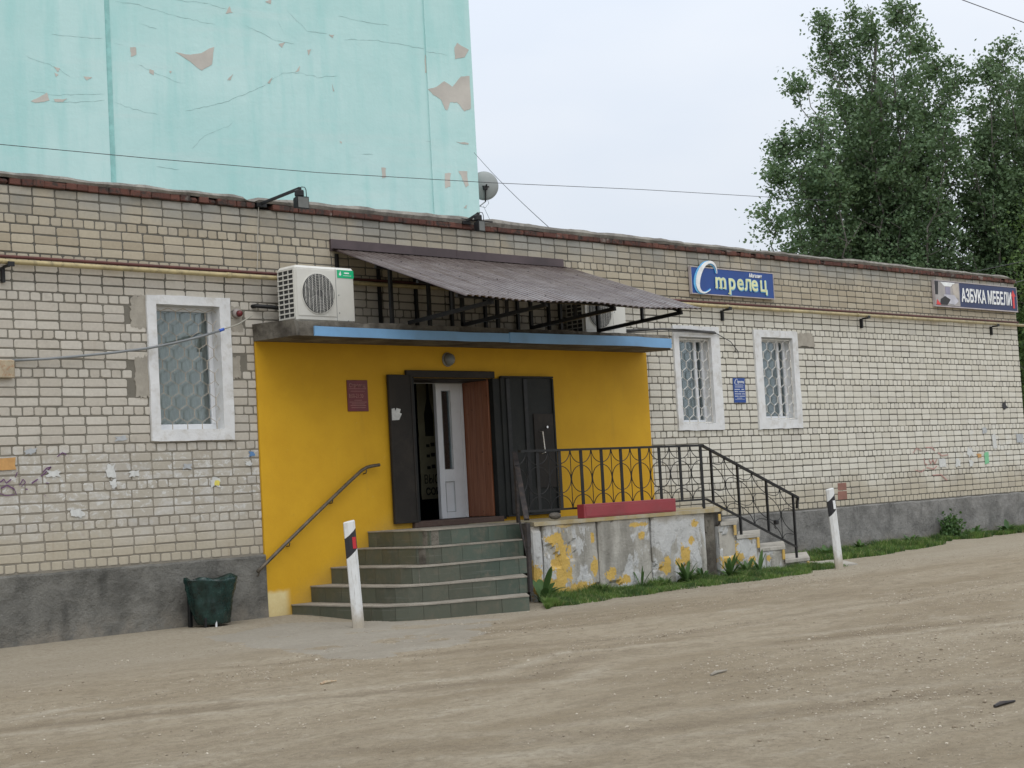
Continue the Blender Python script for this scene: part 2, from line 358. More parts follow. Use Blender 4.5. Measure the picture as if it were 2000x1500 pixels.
MLWHITE = plain('letter_white', (.78, .80, .80), .5)
MLRED = plain('arrow_red', (.62, .05, .05), .5)
MLPALE = plain('plaque_letter', (.30, .14, .12), .5)
MFRAME = plain('sign_frame', (.42, .38, .38), .5)
MPATCH = plain('bare_plaster', (.49, .465, .42), .9, 0, .12, .8, .5, 5)
MCRACK = plain('crack', (.27, .42, .41), .9)
MGROOVE = plain('groove', (.28, .54, .52), .9)
MWIRE = plain('wire', (.03, .03, .032), .6)
MDISH = plain('dish_grey', (.30, .32, .31), .5, .2, .06, 1)
MLAMP = plain('lamp_glass', (.16, .17, .16), .25)
MPAPER = [plain('paper_' + n, c, .8, 0, .1, 20) for n, c in
          [('white', (.57, .58, .56)), ('orange', (.50, .28, .10)), ('yellow', (.66, .58, .12)), ('green', (.20, .50, .28)), ('grey', (.40, .42, .43)), ('blue', (.10, .22, .42))]]
MGRAF = plain('purple_paint', (.13, .055, .14), .7); MGRAR = plain('faded_red_paint', (.46, .26, .23), .8)
MBARK = plain('bark', (.16, .15, .135), .9, 0, .35, 3, .8, 20)
MLEAF = m_leaf('poplar_leaf', (.092, .158, .078), (.165, .245, .13))
MLEAF2 = m_leaf('bush_leaf', (.06, .115, .035), (.13, .20, .06))
MGRASS = m_leaf('grass_blade', (.075, .16, .028), (.19, .29, .07))
MDOCK = m_leaf('weed_leaf', (.04, .095, .03), (.09, .17, .05))
MBANNER = plain('banner_cloth', (.30, .28, .18), .8); MBINK = plain('banner_ink', (.02, .022, .015), .8)
MRUST = plain('rusty_box', (.38, .32, .22), .7, 0, .2, 12, dirt=(.30, .12, .04), dirtamt=.9)

# ------------------------------------------------------------------ geometry helpers
class B:
    def __init__(s): s.v = []; s.f = []
    def add(s, v, f):
        k = len(s.v); s.v += [tuple(map(float, p)) for p in v]; s.f += [tuple(i + k for i in q) for q in f]; return s
    def hexa(s, p): return s.add(p, [(0, 3, 2, 1), (4, 5, 6, 7), (0, 1, 5, 4), (1, 2, 6, 5), (2, 3, 7, 6), (3, 0, 4, 7)])
    def box(s, x0, x1, y0, y1, z0, z1, b=0.):
        if b <= 0:
            return s.hexa([(x0, y0, z0), (x1, y0, z0), (x1, y1, z0), (x0, y1, z0), (x0, y0, z1), (x1, y0, z1), (x1, y1, z1), (x0, y1, z1)])
        b = min(b, (x1 - x0) * .45, (y1 - y0) * .45, (z1 - z0) * .45)
        X, Y, Z = (x0, x1), (y0, y1), (z0, z1); v = []; idx = {}
        for i in (0, 1):
            for j in (0, 1):
                for k in (0, 1):
                    c = [X[i], Y[j], Z[k]]; d = [b * (1 - 2 * i), b * (1 - 2 * j), b * (1 - 2 * k)]
                    for a in range(3):
                        q = [c[t] + (0 if t == a else d[t]) for t in range(3)]
                        idx[(i, j, k, a)] = len(v); v.append(q)
        f = []
        for i in (0, 1): f.append([idx[(i, *jk, 0)] for jk in ((0, 0), (1, 0), (1, 1), (0, 1))])
        for j in (0, 1): f.append([idx[(ik[0], j, ik[1], 1)] for ik in ((0, 0), (1, 0), (1, 1), (0, 1))])
        for k in (0, 1): f.append([idx[(*ij, k, 2)] for ij in ((0, 0), (1, 0), (1, 1), (0, 1))])
        for j in (0, 1):
            for k in (0, 1): f.append([idx[(0, j, k, 1)], idx[(1, j, k, 1)], idx[(1, j, k, 2)], idx[(0, j, k, 2)]])
        for i in (0, 1):
            for k in (0, 1): f.append([idx[(i, 0, k, 0)], idx[(i, 1, k, 0)], idx[(i, 1, k, 2)], idx[(i, 0, k, 2)]])
        for i in (0, 1):
            for j in (0, 1): f.append([idx[(i, j, 0, 0)], idx[(i, j, 1, 0)], idx[(i, j, 1, 1)], idx[(i, j, 0, 1)]])
        for i in (0, 1):
            for j in (0, 1):
                for k in (0, 1): f.append([idx[(i, j, k, 0)], idx[(i, j, k, 1)], idx[(i, j, k, 2)]])
        return s.add(v, f)
    def prism(s, poly, z0, z1):                     # vertical prism over a plan polygon
        n = len(poly)
        z0 = [z0] * n if np.isscalar(z0) else z0; z1 = [z1] * n if np.isscalar(z1) else z1
        v = [(p[0], p[1], z0[i]) for i, p in enumerate(poly)] + [(p[0], p[1], z1[i]) for i, p in enumerate(poly)]
        return s.add(v, [tuple(range(n))[::-1], tuple(range(n, 2 * n))] + [(i, (i + 1) % n, n + (i + 1) % n, n + i) for i in range(n)])
    def plate(s, poly, y0, y1):                     # prism over a facade (x, z) polygon
        n = len(poly)
        v = [(p[0], y0, p[1]) for p in poly] + [(p[0], y1, p[1]) for p in poly]
        return s.add(v, [tuple(range(n)), tuple(range(n, 2 * n))[::-1]] + [(i, n + i, n + (i + 1) % n, (i + 1) % n) for i in range(n)])
    def tube(s, pts, r, n=8, cap=True):
        pts = [Vector(p) for p in pts]; m = len(pts); rr = [r] * m if np.isscalar(r) else r
        ref = Vector((0, 0, 1)); rings = []
        for i, p in enumerate(pts):
            d = (pts[min(i + 1, m - 1)] - pts[max(i - 1, 0)]).normalized()
            a = d.cross(ref if abs(d.z) < .9 else Vector((1, 0, 0))).normalized()
            if rings and a.dot(la) < 0: a = -a
            la = a; b = d.cross(a)
            rings.append([p + (a * math.cos(t) + b * math.sin(t)) * rr[i] for t in [2 * math.pi * k / n for k in range(n)]])
        v = [q for g in rings for q in g]
        f = [(i * n + k, i * n + (k + 1) % n, (i + 1) * n + (k + 1) % n, (i + 1) * n + k) for i in range(m - 1) for k in range(n)]
        if cap: f += [tuple(range(n))[::-1], tuple(range((m - 1) * n, m * n))]
        return s.add(v, f)
    def bar(s, a, b, w, h, up=(0, 0, 1)):           # rectangular bar from a to b
        a, b = Vector(a), Vector(b); d = (b - a).normalized(); u = Vector(up)
        x = d.cross(u).normalized(); u = x.cross(d).normalized(); x *= w / 2; u *= h / 2
        return s.hexa([a - x - u, a + x - u, b + x - u, b - x - u, a - x + u, a + x + u, b + x + u, b - x + u])
    def lathe(s, prof, c=(0, 0, 0), n=20, axis='z'):
        v = []; m = len(prof)
        for r, h in prof:
            for k in range(n):
                t = 2 * math.pi * k / n; q = (r * math.cos(t), r * math.sin(t), h)
                if axis == 'y': q = (q[0], q[2], q[1])
                v.append((q[0] + c[0], q[1] + c[1], q[2] + c[2]))
        f = [(i * n + k, i * n + (k + 1) % n, (i + 1) * n + (k + 1) % n, (i + 1) * n + k) for i in range(m - 1) for k in range(n)]
        f += [tuple(range(n))[::-1], tuple(range((m - 1) * n, m * n))]
        return s.add(v, f)
    def mesh(s, name, mat=None, smooth=False):
        me = bpy.data.meshes.new(name); me.from_pydata(s.v, [], s.f)
        bm = bmesh.new(); bm.from_mesh(me); bmesh.ops.recalc_face_normals(bm, faces=bm.faces); bm.to_mesh(me); bm.free()
        if mat: me.materials.append(mat)
        if smooth: me.polygons.foreach_set('use_smooth', [True] * len(me.polygons))
        return me
BASE = {}
def link(o, parent=None, local=False):
    COL.objects.link(o)
    if parent:
        o.parent = parent
        if not local: o.matrix_parent_inverse = Matrix.Translation(-BASE.get(parent.name, Vector((0, 0, 0))))
    return o
def thing(name, label, cat, loc=(0, 0, 0), group=None):
    o = bpy.data.objects.new(name, None); o.location = loc; o.empty_display_size = .1
    link(o); BASE[o.name] = Vector(loc); tag(o, label, cat, group); return o
def tag(o, label=None, cat=None, group=None, kind=None):
    for k, v in (('label', label), ('category', cat), ('group', group), ('kind', kind)):
        if v: o[k] = v
    return o
def part(name, b, mat=None, parent=None, smooth=False, local=False, label=None):
    o = bpy.data.objects.new(name, b.mesh(name, mat, smooth) if isinstance(b, B) else b)
    if label: o['label'] = label
    return link(o, parent, local)
def np_mesh(name, V, F, mat, rnd=None, smooth=False):
    me = bpy.data.meshes.new(name); V = np.asarray(V, np.float32); F = np.asarray(F, np.int32)
    me.vertices.add(len(V)); me.vertices.foreach_set('co', V.ravel())
    k = F.shape[1]; me.loops.add(F.size); me.loops.foreach_set('vertex_index', F.ravel())
    me.polygons.add(len(F)); me.polygons.foreach_set('loop_start', np.arange(0, F.size, k)); me.polygons.foreach_set('loop_total', np.full(len(F), k))
    if rnd is not None:
        a = me.attributes.new('rnd', 'FLOAT', 'POINT'); a.data.foreach_set('value', np.asarray(rnd, np.float32))
    me.materials.append(mat)
    me.polygons.foreach_set('use_smooth', np.full(len(F), smooth))
    me.update(calc_edges=True); me.validate(); return me
def text(name, body, size, mat, x, y, z, parent=None, sx=1., offset=0., shear=0., extr=.002, align='LEFT', rotz=0., rot=None):
    c = bpy.data.curves.new(name, 'FONT'); c.body = body; c.size = size; c.extrude = extr; c.shear = shear; c.align_x = align
    t = bpy.data.objects.new('tmp', c); COL.objects.link(t)
    dg = bpy.context.evaluated_depsgraph_get(); me = bpy.data.meshes.new_from_object(t.evaluated_get(dg))
    bpy.data.objects.remove(t); bpy.data.curves.remove(c)
    M = Matrix.Translation((x, y, z)) @ (rot or Matrix.Rotation(math.pi / 2, 4, 'X')) @ Matrix.Rotation(rotz, 4, 'Z') @ Matrix.Diagonal((sx, 1, 1, 1))
    if offset > 0:                                  # bolder strokes: the same outline laid a hair to each side
        bm = bmesh.new(); bm.from_mesh(me)
        for i, (dx, dy) in enumerate(((1, 0), (-1, 0), (0, 1), (0, -1), (.7, .7), (-.7, -.7), (.7, -.7), (-.7, .7))):
            m2 = me.copy(); m2.transform(Matrix.Translation((dx * offset, dy * offset, .0003 * (i + 1)))); bm.from_mesh(m2); bpy.data.meshes.remove(m2)
        bm.to_mesh(me); bm.free()
    me.shade_flat()
    me.transform(M); me.materials.clear(); me.materials.append(mat); me.name = name
    return part(name, me, None, parent)
def ragged(cx, cz, w, h, n=14, j=.25, rot=0.):
    out = []
    for k in range(n):
        t = 2 * math.pi * k / n; c, s_ = math.cos(t), math.sin(t); m = max(abs(c), abs(s_))
        q = (1 - random.random() * j) / m; a, b = c * q * w / 2, s_ * q * h / 2
        out.append((cx + a * math.cos(rot) - b * math.sin(rot), cz + a * math.sin(rot) + b * math.cos(rot)))
    return out

def fbm(X, Y, sc, oc=4, seed=0, gain=.5):
    r = np.random.RandomState(seed); out = 0; a = 1.; tot = 0
    for o in range(oc):
        g = r.rand(128, 128); x = X * sc * 2 ** o + 17.3 * o; y = Y * sc * 2 ** o + 5.1 * o
        xi = np.floor(x).astype(int); yi = np.floor(y).astype(int); fx = x - xi; fy = y - yi
        fx = fx * fx * (3 - 2 * fx); fy = fy * fy * (3 - 2 * fy); xi %= 128; yi %= 128; x1 = (xi + 1) % 128; y1 = (yi + 1) % 128
        out = out + a * ((g[xi, yi] * (1 - fx) + g[x1, yi] * fx) * (1 - fy) + (g[xi, y1] * (1 - fx) + g[x1, y1] * fx) * fy); tot += a; a *= gain
    return out / tot

# ------------------------------------------------------------------ ground
def gz(x, y):
    x = np.asarray(x, float); y = np.asarray(y, float)
    t = np.clip((-y - .1) / 1.6, 0, 1); t = t * t * (3 - 2 * t)
    base = -.002 - .055 * t
    far = np.clip((-y - 2.) / 3., 0, 1)
    base = base + (fbm(x * .5, y, .35, 3, 3) - .5) * .07 * far
    base = base + (fbm(x * .25, y, 1.4, 4, 5) - .5) * .022 * far + (fbm(x, y, 5, 3, 9) - .5) * .018 * np.clip((-y - 2.2), 0, 1)
    return base
b = B(); b.add([(-600, -600, -.16), (600, -600, -.16), (600, 600, -.16), (-600, 600, -.16)], [(0, 1, 2, 3)])
tag(part('ground', b, MDIRT), kind='structure')
nx, ny = 620, 330
xs = np.linspace(-13, 28, nx); ys = np.linspace(-17, .3, ny); XX, YY = np.meshgrid(xs, ys)
ZZ = gz(XX, YY)
edge = np.minimum(np.minimum(XX + 13, 28 - XX), YY + 17); ZZ = np.where(edge < 1.2, ZZ - (1.2 - edge) * .12, ZZ)
TRK = np.zeros_like(XX)
WX = XX + (fbm(XX, YY, .6, 3, 14) - .5) * .5; WY = YY + (fbm(XX, YY, .6, 3, 15) - .5) * .5
for pts, w_, a_ in [([(-200, 1440), (300, 1392), (640, 1368), (860, 1345), (1040, 1326), (1200, 1282), (1400, 1262), (1700, 1240), (2100, 1190)], .16, 1.),
                    ([(-200, 1350), (200, 1322), (560, 1300), (900, 1282), (1300, 1240), (1700, 1180), (2100, 1120)], .14, .55),
                    ([(100, 1540), (600, 1470), (1000, 1452), (1400, 1400), (1800, 1350), (2100, 1330)], .15, .7),
                    ([(500, 1560), (900, 1500), (1300, 1470), (1700, 1425), (2100, 1400)], .13, .6),
                    ([(900, 1238), (1200, 1218), (1500, 1180), (1800, 1128), (2100, 1080)], .18, .45)]:
    Q = np.array([at_z(u, v, -.06)[:2] for u, v in pts]); D_ = np.full(XX.shape, 99.)
    for q0, q1 in zip(Q[:-1], Q[1:]):
        d_ = q1 - q0; t_ = np.clip(((WX - q0[0]) * d_[0] + (WY - q0[1]) * d_[1]) / (d_ @ d_), 0, 1); D_ = np.minimum(D_, np.hypot(WX - q0[0] - t_ * d_[0], WY - q0[1] - t_ * d_[1]))
    m_ = .35 + .65 * np.clip((fbm(XX * .4, YY, 1.3, 3, 16) - .35) * 4, 0, 1)
    TRK += a_ * m_ * (np.exp(-(D_ / w_) ** 2) - .6 * np.exp(-((D_ - w_ * 2.2) / (w_ * .8)) ** 2))
ZZ = ZZ - TRK * .006 + (fbm(XX, YY, 4.5, 4, 19, .6) - .5) * .014 * np.clip(-YY - 2.4, 0, 1)
V = np.stack([XX.ravel(), YY.ravel(), ZZ.ravel()], 1)
I = (np.arange(ny - 1)[:, None] * nx + np.arange(nx - 1)[None]).ravel(); F = np.stack([I, I + 1, I + nx + 1, I + nx], 1)
rd = np_mesh('dirt_road', V, F, MDIRT, smooth=True); at_ = rd.attributes.new('trk', 'FLOAT', 'POINT'); at_.data.foreach_set('value', np.clip(TRK, -1, 1).ravel().astype(np.float32))
tag(part('dirt_road', rd), kind='structure')

# paved apron before the steps, its edge lost under the dust
ap = [at_z(u, v, -.05)[:2] for u, v in ((500, 1222), (1052, 1206), (1040, 1232), (955, 1262), (840, 1284), (700, 1300), (560, 1296), (420, 1268), (330, 1250))]
nxa, nya = 220, 150
ax0 = min(p[0] for p in ap); ax1 = max(p[0] for p in ap); ay0 = min(p[1] for p in ap); ay1 = max(p[1] for p in ap)
def inside(px, py, poly):
    c = np.zeros(px.shape, bool); n = len(poly); j = n - 1
    for i in range(n):
        xi, yi = poly[i]; xj, yj = poly[j]
        c ^= ((yi > py) != (yj > py)) & (px < (xj - xi) * (py - yi) / (yj - yi + 1e-12) + xi); j = i
    return c
AX, AY = np.meshgrid(np.linspace(ax0, ax1, nxa), np.linspace(ay0, ay1, nya))
msk = inside(AX, AY, ap)
keep = []
for j in range(nya - 1):
    for i in range(nxa - 1):
        if msk[j, i]: k = j * nxa + i; keep.append((k, k + 1, k + nxa + 1, k + nxa))
DE = np.full(AX.shape, 9.)
for (p0, p1) in zip(ap[1:], ap[2:] + ap[:1]):
    d_ = np.array(p1) - np.array(p0); t_ = np.clip(((AX - p0[0]) * d_[0] + (AY - p0[1]) * d_[1]) / (d_ @ d_), 0, 1); DE = np.minimum(DE, np.hypot(AX - p0[0] - t_ * d_[0], AY - p0[1] - t_ * d_[1]))
AZ = gz(AX, AY) + .007 - .05 * np.clip(1 - DE / .55, 0, 1) ** 1.5 + (fbm(AX, AY, 1.6, 5, 35, .65) - .5) * .05
tag(part('pavement', np_mesh('pavement', np.stack([AX.ravel(), AY.ravel(), AZ.ravel()], 1), keep, MAPRON, smooth=True)), kind='structure')

# loose stones
ico_v = []; bm = bmesh.new(); bmesh.ops.create_icosphere(bm, subdivisions=1, radius=1); bm.verts.ensure_lookup_table()
IV = np.array([v.co[:] for v in bm.verts]); IF = np.array([[v.index for v in f.verts] for f in bm.faces]); bm.free()
n = 42000
gx = rs.uniform(-5, 21, n * 3); gy = -1.9 - rs.rand(n * 3) ** .8 * 11.5
den = fbm(gx * .35, gy, 1.0, 3, 21); keepm = rs.rand(n * 3) < np.clip((den - .42) * 4., .05, 1); gx, gy = gx[keepm][:n], gy[keepm][:n]; n = len(gx)
sz = np.clip(rs.lognormal(-5.35, .42, n), .0022, .020)
Vs = IV[None] * sz[:, None, None] * rs.uniform(.6, 1.25, (n, 1, 3)) * rs.uniform(.8, 1.15, (n, 12, 1)); Vs[:, :, 2] *= .65
Vs += np.stack([gx, gy, gz(gx, gy) + sz * .2], 1)[:, None]
Fs = (IF[None] + (np.arange(n) * 12)[:, None, None]).reshape(-1, 3)
def m_stone():
    g = G('gravel_stone'); c = g.mix(g.attr('rnd'), (.22, .18, .128), (.50, .45, .365)); return g.fin(c, .9, 0, .2)
gr = part('gravel', np_mesh('gravel', Vs.reshape(-1, 3), Fs, m_stone(), np.repeat(rs.rand(n) ** 1.3, 12))); tag(gr, 'scattered pale gravel stones lying on the dirt yard', 'gravel', kind='stuff')

# ------------------------------------------------------------------ the brick shop
XL, XR, ZT = -8.0, 20.95, 4.73
PT = .71
shop = thing('brick_building', 'long low pale brick shop with dark plinth and yellow entrance', 'building', (6.5, 0, 0))
wins = [(1.69, 2.52, 2.165, 3.555), (10.66, 11.42, 2.125, 3.43), (12.69, 13.52, 2.165, 3.475)]
door = (5.33, 6.77, .95, 2.77)
YX0, YX1, YZ = 3.0, 9.9, 3.17
def wall_with_holes(x0, x1, z0, z1, holes, y0, y1):
    xs_ = sorted({x0, x1, *[h[0] for h in holes], *[h[1] for h in holes]}); b = B()
    for a, c in zip(xs_[:-1], xs_[1:]):
        hs = sorted([(h[2], h[3]) for h in holes if h[0] <= a + 1e-6 and h[1] >= c - 1e-6]); z = z0
        for lo, hi in hs:
            if lo > z: b.box(a, c, y0, y1, z, lo)
            z = hi
        if z < z1: b.box(a, c, y0, y1, z, z1)
    return b
part('wall', wall_with_holes(XL, XR, -.3, ZT, [(w[0] - .006, w[1] + .006, w[2] - .006, w[3] + .006) for w in wins] + [door], .0055, .5), MO, shop)
b = B(); b.box(XL, XR, .5, .502, -.2, ZT) if False else None
b = B(); b.box(XR - .5, XR, .5, 9.5, -.3, ZT); b.box(XL, XR - .5, 9.0, 9.5, -.3, ZT); b.box(XL, XL + .5, .5, 9, -.3, ZT); part('rear_wall', b, MO, shop)
b = B(); b.box(XL + .5, XR - .5, .5, 9, ZT - .25, ZT - .1); part('roof', b, MCAP, shop)

# bricks
def brick_geo(L, H, v, jit=1.):
    """eight sided front face with a worn edge; origin at the lower left of the cell's brick"""
    r = rs; c = lambda: .006 + .016 * r.rand() ** 2 * jit
    cc = [c() for _ in range(8)]
    o = [(cc[0], 0), (L - cc[1], 0), (L, cc[2]), (L, H - cc[3]), (L - cc[4], H), (cc[5], H), (0, H - cc[6]), (0, cc[7])]
    o = [(x + r.uniform(-.002, .002), z + r.uniform(-.002, .002)) for x, z in o]
    t = r.uniform(-.002, .0025, 2)
    V = [(x, .0045, z) for x, z in o]
    cx, cz = L / 2, H / 2
    V += [(cx + (x - cx) * (1 - .005 / (L / 2)), t[0] + (x / L) * (t[1] - t[0]), cz + (z - cz) * (1 - .005 / (H / 2))) for x, z in o]
    V += [(x, .03, z) for x, z in o]
    F = [tuple(range(8, 16))]
    return np.array(V), v
JT = .0145
VAR = {}
def variant(kind, k):
    if (kind, k) not in VAR:
        L = {'s': .262, 'h': .131}[kind] - JT
        VAR[(kind, k)] = brick_geo(L, .1 - JT, k)[0]
    return VAR[(kind, k)]
NV = 24
BF = [(8 + i, 8 + (i + 1) % 8, (i + 1) % 8, i) for i in range(8)] + [(i, (i + 1) % 8, 16 + (i + 1) % 8, 16 + i) for i in range(8)]
BT = [(8, 9, 10, 11), (8, 11, 12, 15), (12, 13, 14, 15)]     # front face as quads
BFQ = np.array([f[::-1] for f in BF] + [f for f in BT])
for k in range(NV): variant('s', k); variant('h', k)
BM = {}
def brick_mesh(kind, k):
    if (kind, k) not in BM:
        BM[(kind, k)] = np_mesh('brick', VAR[(kind, k)], BFQ, MB, np.full(24, k / NV))
    return BM[(kind, k)]
cells = []
forb = [(YX0, YX1, 0, YZ)] + [(w[0] - .02, w[1] + .02, w[2] - .02, w[3] + .02) for w in wins]
patchy = [((1.40, 1.6, 3.3, 3.62)), (1.42, 1.6, 2.55, 2.95), (2.66, 2.83, 3.3, 3.55), (13.66, 14.1, 3.36, 3.56), (2.66, 2.78, 2.75, 2.98)]
for j in range(40):
    hd = j % 4 == 3; L = .131 if hd else .262; z1 = ZT - j * .1002; z0 = z1 - .1002
    sh = .0655 if hd else 0.
    i0 = int(math.floor((XL - sh) / L)); i1 = int(math.ceil((XR - sh) / L))
    wob = rs.uniform(-.006, .006)
    for i in range(i0, i1):
        a, c = sh + i * L, sh + i * L + L
        if not hd: a += wob; c += wob
        a, c = max(a, XL), min(c, XR)
        segs = [(a, c)]
        for f in forb:
            if z0 < f[3] - .03 and z1 > f[2] + .03:
                ns = []
                for p, q in segs:
                    if q <= f[0] or p >= f[1]: ns.append((p, q)); continue
                    if p < f[0]: ns.append((p, f[0]))
                    if q > f[1]: ns.append((f[1], q))
                segs = ns
        for p, q in segs:
            if q - p < .035: continue
            if any(f[0] < (p + q) / 2 < f[1] and f[2] < (z0 + z1) / 2 < f[3] for f in patchy): continue
            cells.append((p, q, z0, hd, abs(q - p - L) < 1e-4))
full = [c for c in cells if c[4] and not c[3] and c[1] > -.25]
full.sort(key=lambda c: c[0]); single = set(full[:300])
JV, JF, JR = [], [], []; nv = 0
for c in cells:
    p, q, z0, hd, ok = c; kind = 'h' if hd else 's'; k = rs.randint(NV)
    off = np.array([p + JT / 2 + rs.uniform(-.002, .002), rs.uniform(-.003, .003), z0 + JT / 2 + rs.uniform(-.0025, .0025)])
    if c in single:
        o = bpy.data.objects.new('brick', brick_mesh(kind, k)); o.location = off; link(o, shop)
    else:
        v = VAR[(kind, k)].copy(); L = (.131 if hd else .262) - JT; v[:, 0] *= (q - p - JT) / L
        JV.append(v + off); JF.append(BFQ + nv); JR.append(np.full(24, rs.rand())); nv += 24
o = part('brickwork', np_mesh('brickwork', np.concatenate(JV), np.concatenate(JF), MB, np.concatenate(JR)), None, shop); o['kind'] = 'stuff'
# two darker red bricks low in the wall
b = B(); b.box(14.54, 14.80, -.006, .02, .83, .97, .004); b.box(14.55, 14.80, -.006, .02, .985, 1.105, .004); part('terracotta_patch', b, plain('faded_red_brick', (.26, .13, .10), .9), shop)
# smeared mortar beside the windows
for f in patchy:
    b = B(); b.plate(ragged((f[0] + f[1]) / 2, (f[2] + f[3]) / 2, (f[1] - f[0]) * 1.35, (f[3] - f[2]) * 1.22, 46, .22), -.0035, .0085); part('mortar_patch', b, plain('mortar_smear', (.34, .315, .265), .95, bump=.5, scale=9) if f is patchy[0] else bpy.data.materials['mortar_smear'], shop)

# red brick coping course and the mortar cap over it
x = XL; k = 0; RBM = []
for t in range(8):
    L = .13 if t < 5 else .25; bb = B(); bb.box(0, L - .005, 0, .2, 0, .068 + rs.uniform(-.006, .004), .008); me = bb.mesh('coping_brick', MRB)
    for vv in me.vertices: vv.co.x += rs.uniform(-.004, .004); vv.co.z += rs.uniform(-.004, .003)
    RBM.append((L, me))
for t in range(1):
    bb = B(); bb.box(0, .105, .01, .2, 0, .055, .02); RBM.append((.12, bb.mesh('coping_brick', MRB)))
while x < XR - .05:
    L, me = RBM[rs.randint(len(RBM))]
    if not (3.06 < x < 3.16 or 9.9 < x < 9.97):
        o = bpy.data.objects.new('coping_brick', me); o.location = (x, -.035 + rs.uniform(-.008, .008), ZT + .002 + rs.uniform(-.003, .003)); link(o, shop)
    x += L
nn = 420; xx = np.linspace(XL, XR + .02, nn)
up = ZT + .135 + (fbm(xx, xx * 0, 3, 4, 41) - .5) * .045 + .03 * np.exp(-((xx - 6.6) / 3.0) ** 2)
up = np.where(xx > XR - .5, up - ((xx - XR + .5) / .5) ** 3 * .10, up)
up = np.where(abs(xx - 3.05) < .07, up - .05, up)
lo = ZT + .07 + (fbm(xx, xx * 0, 6, 3, 42) - .5) * .014; fr = -.045 + (fbm(xx, xx * 0, 5, 3, 43) - .5) * .03
V = []
for i in range(nn): V += [(xx[i], fr[i] + .02, lo[i]), (xx[i], fr[i], (lo[i] + up[i]) / 2), (xx[i], fr[i] + .03, up[i]), (xx[i], .45, up[i] + .02), (xx[i], .45, ZT - .1)]
F = [(i * 5 + k, i * 5 + 5 + k, i * 5 + 6 + k, i * 5 + 1 + k) for i in range(nn - 1) for k in range(4)]
part('coping', np_mesh('coping', V, F, MCAP), None, shop)

# plinth
def strip(name, x0, x1, z0, z1, y, mat, parent, amp=.012, n=None, seed=0):
    n = n or int((x1 - x0) / .08) + 2; xs_ = np.linspace(x0, x1, n)
    V = []; zz = [z0, z0 + (z1 - z0) * .33, z0 + (z1 - z0) * .66, z1 - .02, z1]
    ed = (fbm(xs_, xs_ * 0, 3, 4, seed + 1) - .5) * .03
    for i, x_ in enumerate(xs_):
        for k, z_ in enumerate(zz):
            V.append((x_, y + (fbm(np.array([x_]), np.array([z_ * 3]), 2.5, 3, seed)[0] - .5) * amp * 2 + (.012 if k == 4 else 0), z_ + (ed[i] if k >= 3 else 0)))
        V.append((x_, .012, z1 + ed[i]))
    F = [(i * 6 + k, i * 6 + 6 + k, i * 6 + 7 + k, i * 6 + 1 + k) for i in range(n - 1) for k in range(5)]
    return part(name, np_mesh(name, V, F, mat, smooth=False), None, parent)
strip('plinth', XL, YX0, -.15, PT, -.045, MPL, shop, .02, seed=51)
strip('plinth', YX1, XR, -.15, PT, -.04, MPL, shop, .02, seed=52)

# yellow plaster round the door
part('painted_plaster', wall_with_holes(YX0, YX1, -.1, YZ, [door], -.024, .012), MY, shop)

# windows
def hexgrille(x0, x1, z0, z1, y, px, r, mat, parent, hx=.055):
    b = B(); c = px; rz = c * .68; row = 0; z = z0
    b.tube([(x0, y, z0), (x1, y, z0), (x1, y, z1), (x0, y, z1), (x0, y, z0)], r * 1.1, 5) if hx < 0 else None
    n = int((x1 - x0) / c) + 3
    # zigzag rods: every rod runs vertical, slants to the next column, and so on
    zs = []; zc = z0 - rz * .5
    for k in range(-2, n):
        for s_ in (0, 1):
            pts = []; zc = z0 - .02; x_ = x0 + k * c + (0 if s_ == 0 else 0); st = 0; side = 1 if s_ == 0 else -1
            xa = x_; q = []
            while zc < z1 + .02:
                q.append((xa, zc)); zc += rz * .62; q.append((xa, zc)); zc += rz * .42
                xa = xa + side * c / 2; side = -side
            q = [(min(max(p[0], x0 - .01), x1 + .01), min(p[1], z1)) for p in q]
            b.tube([(p[0], y + (.004 if s_ else -.004), p[1]) for p in q], r, 4, False)
    return part('grille', b, mat, parent)
MGRW = plain('white_rod', (.62, .61, .57), .6, 0, .15, 20, dirt=(.25, .2, .15), dirtamt=.4)
MGRB = plain('tan_rod', (.42, .37, .30), .6, 0, .2, 20)
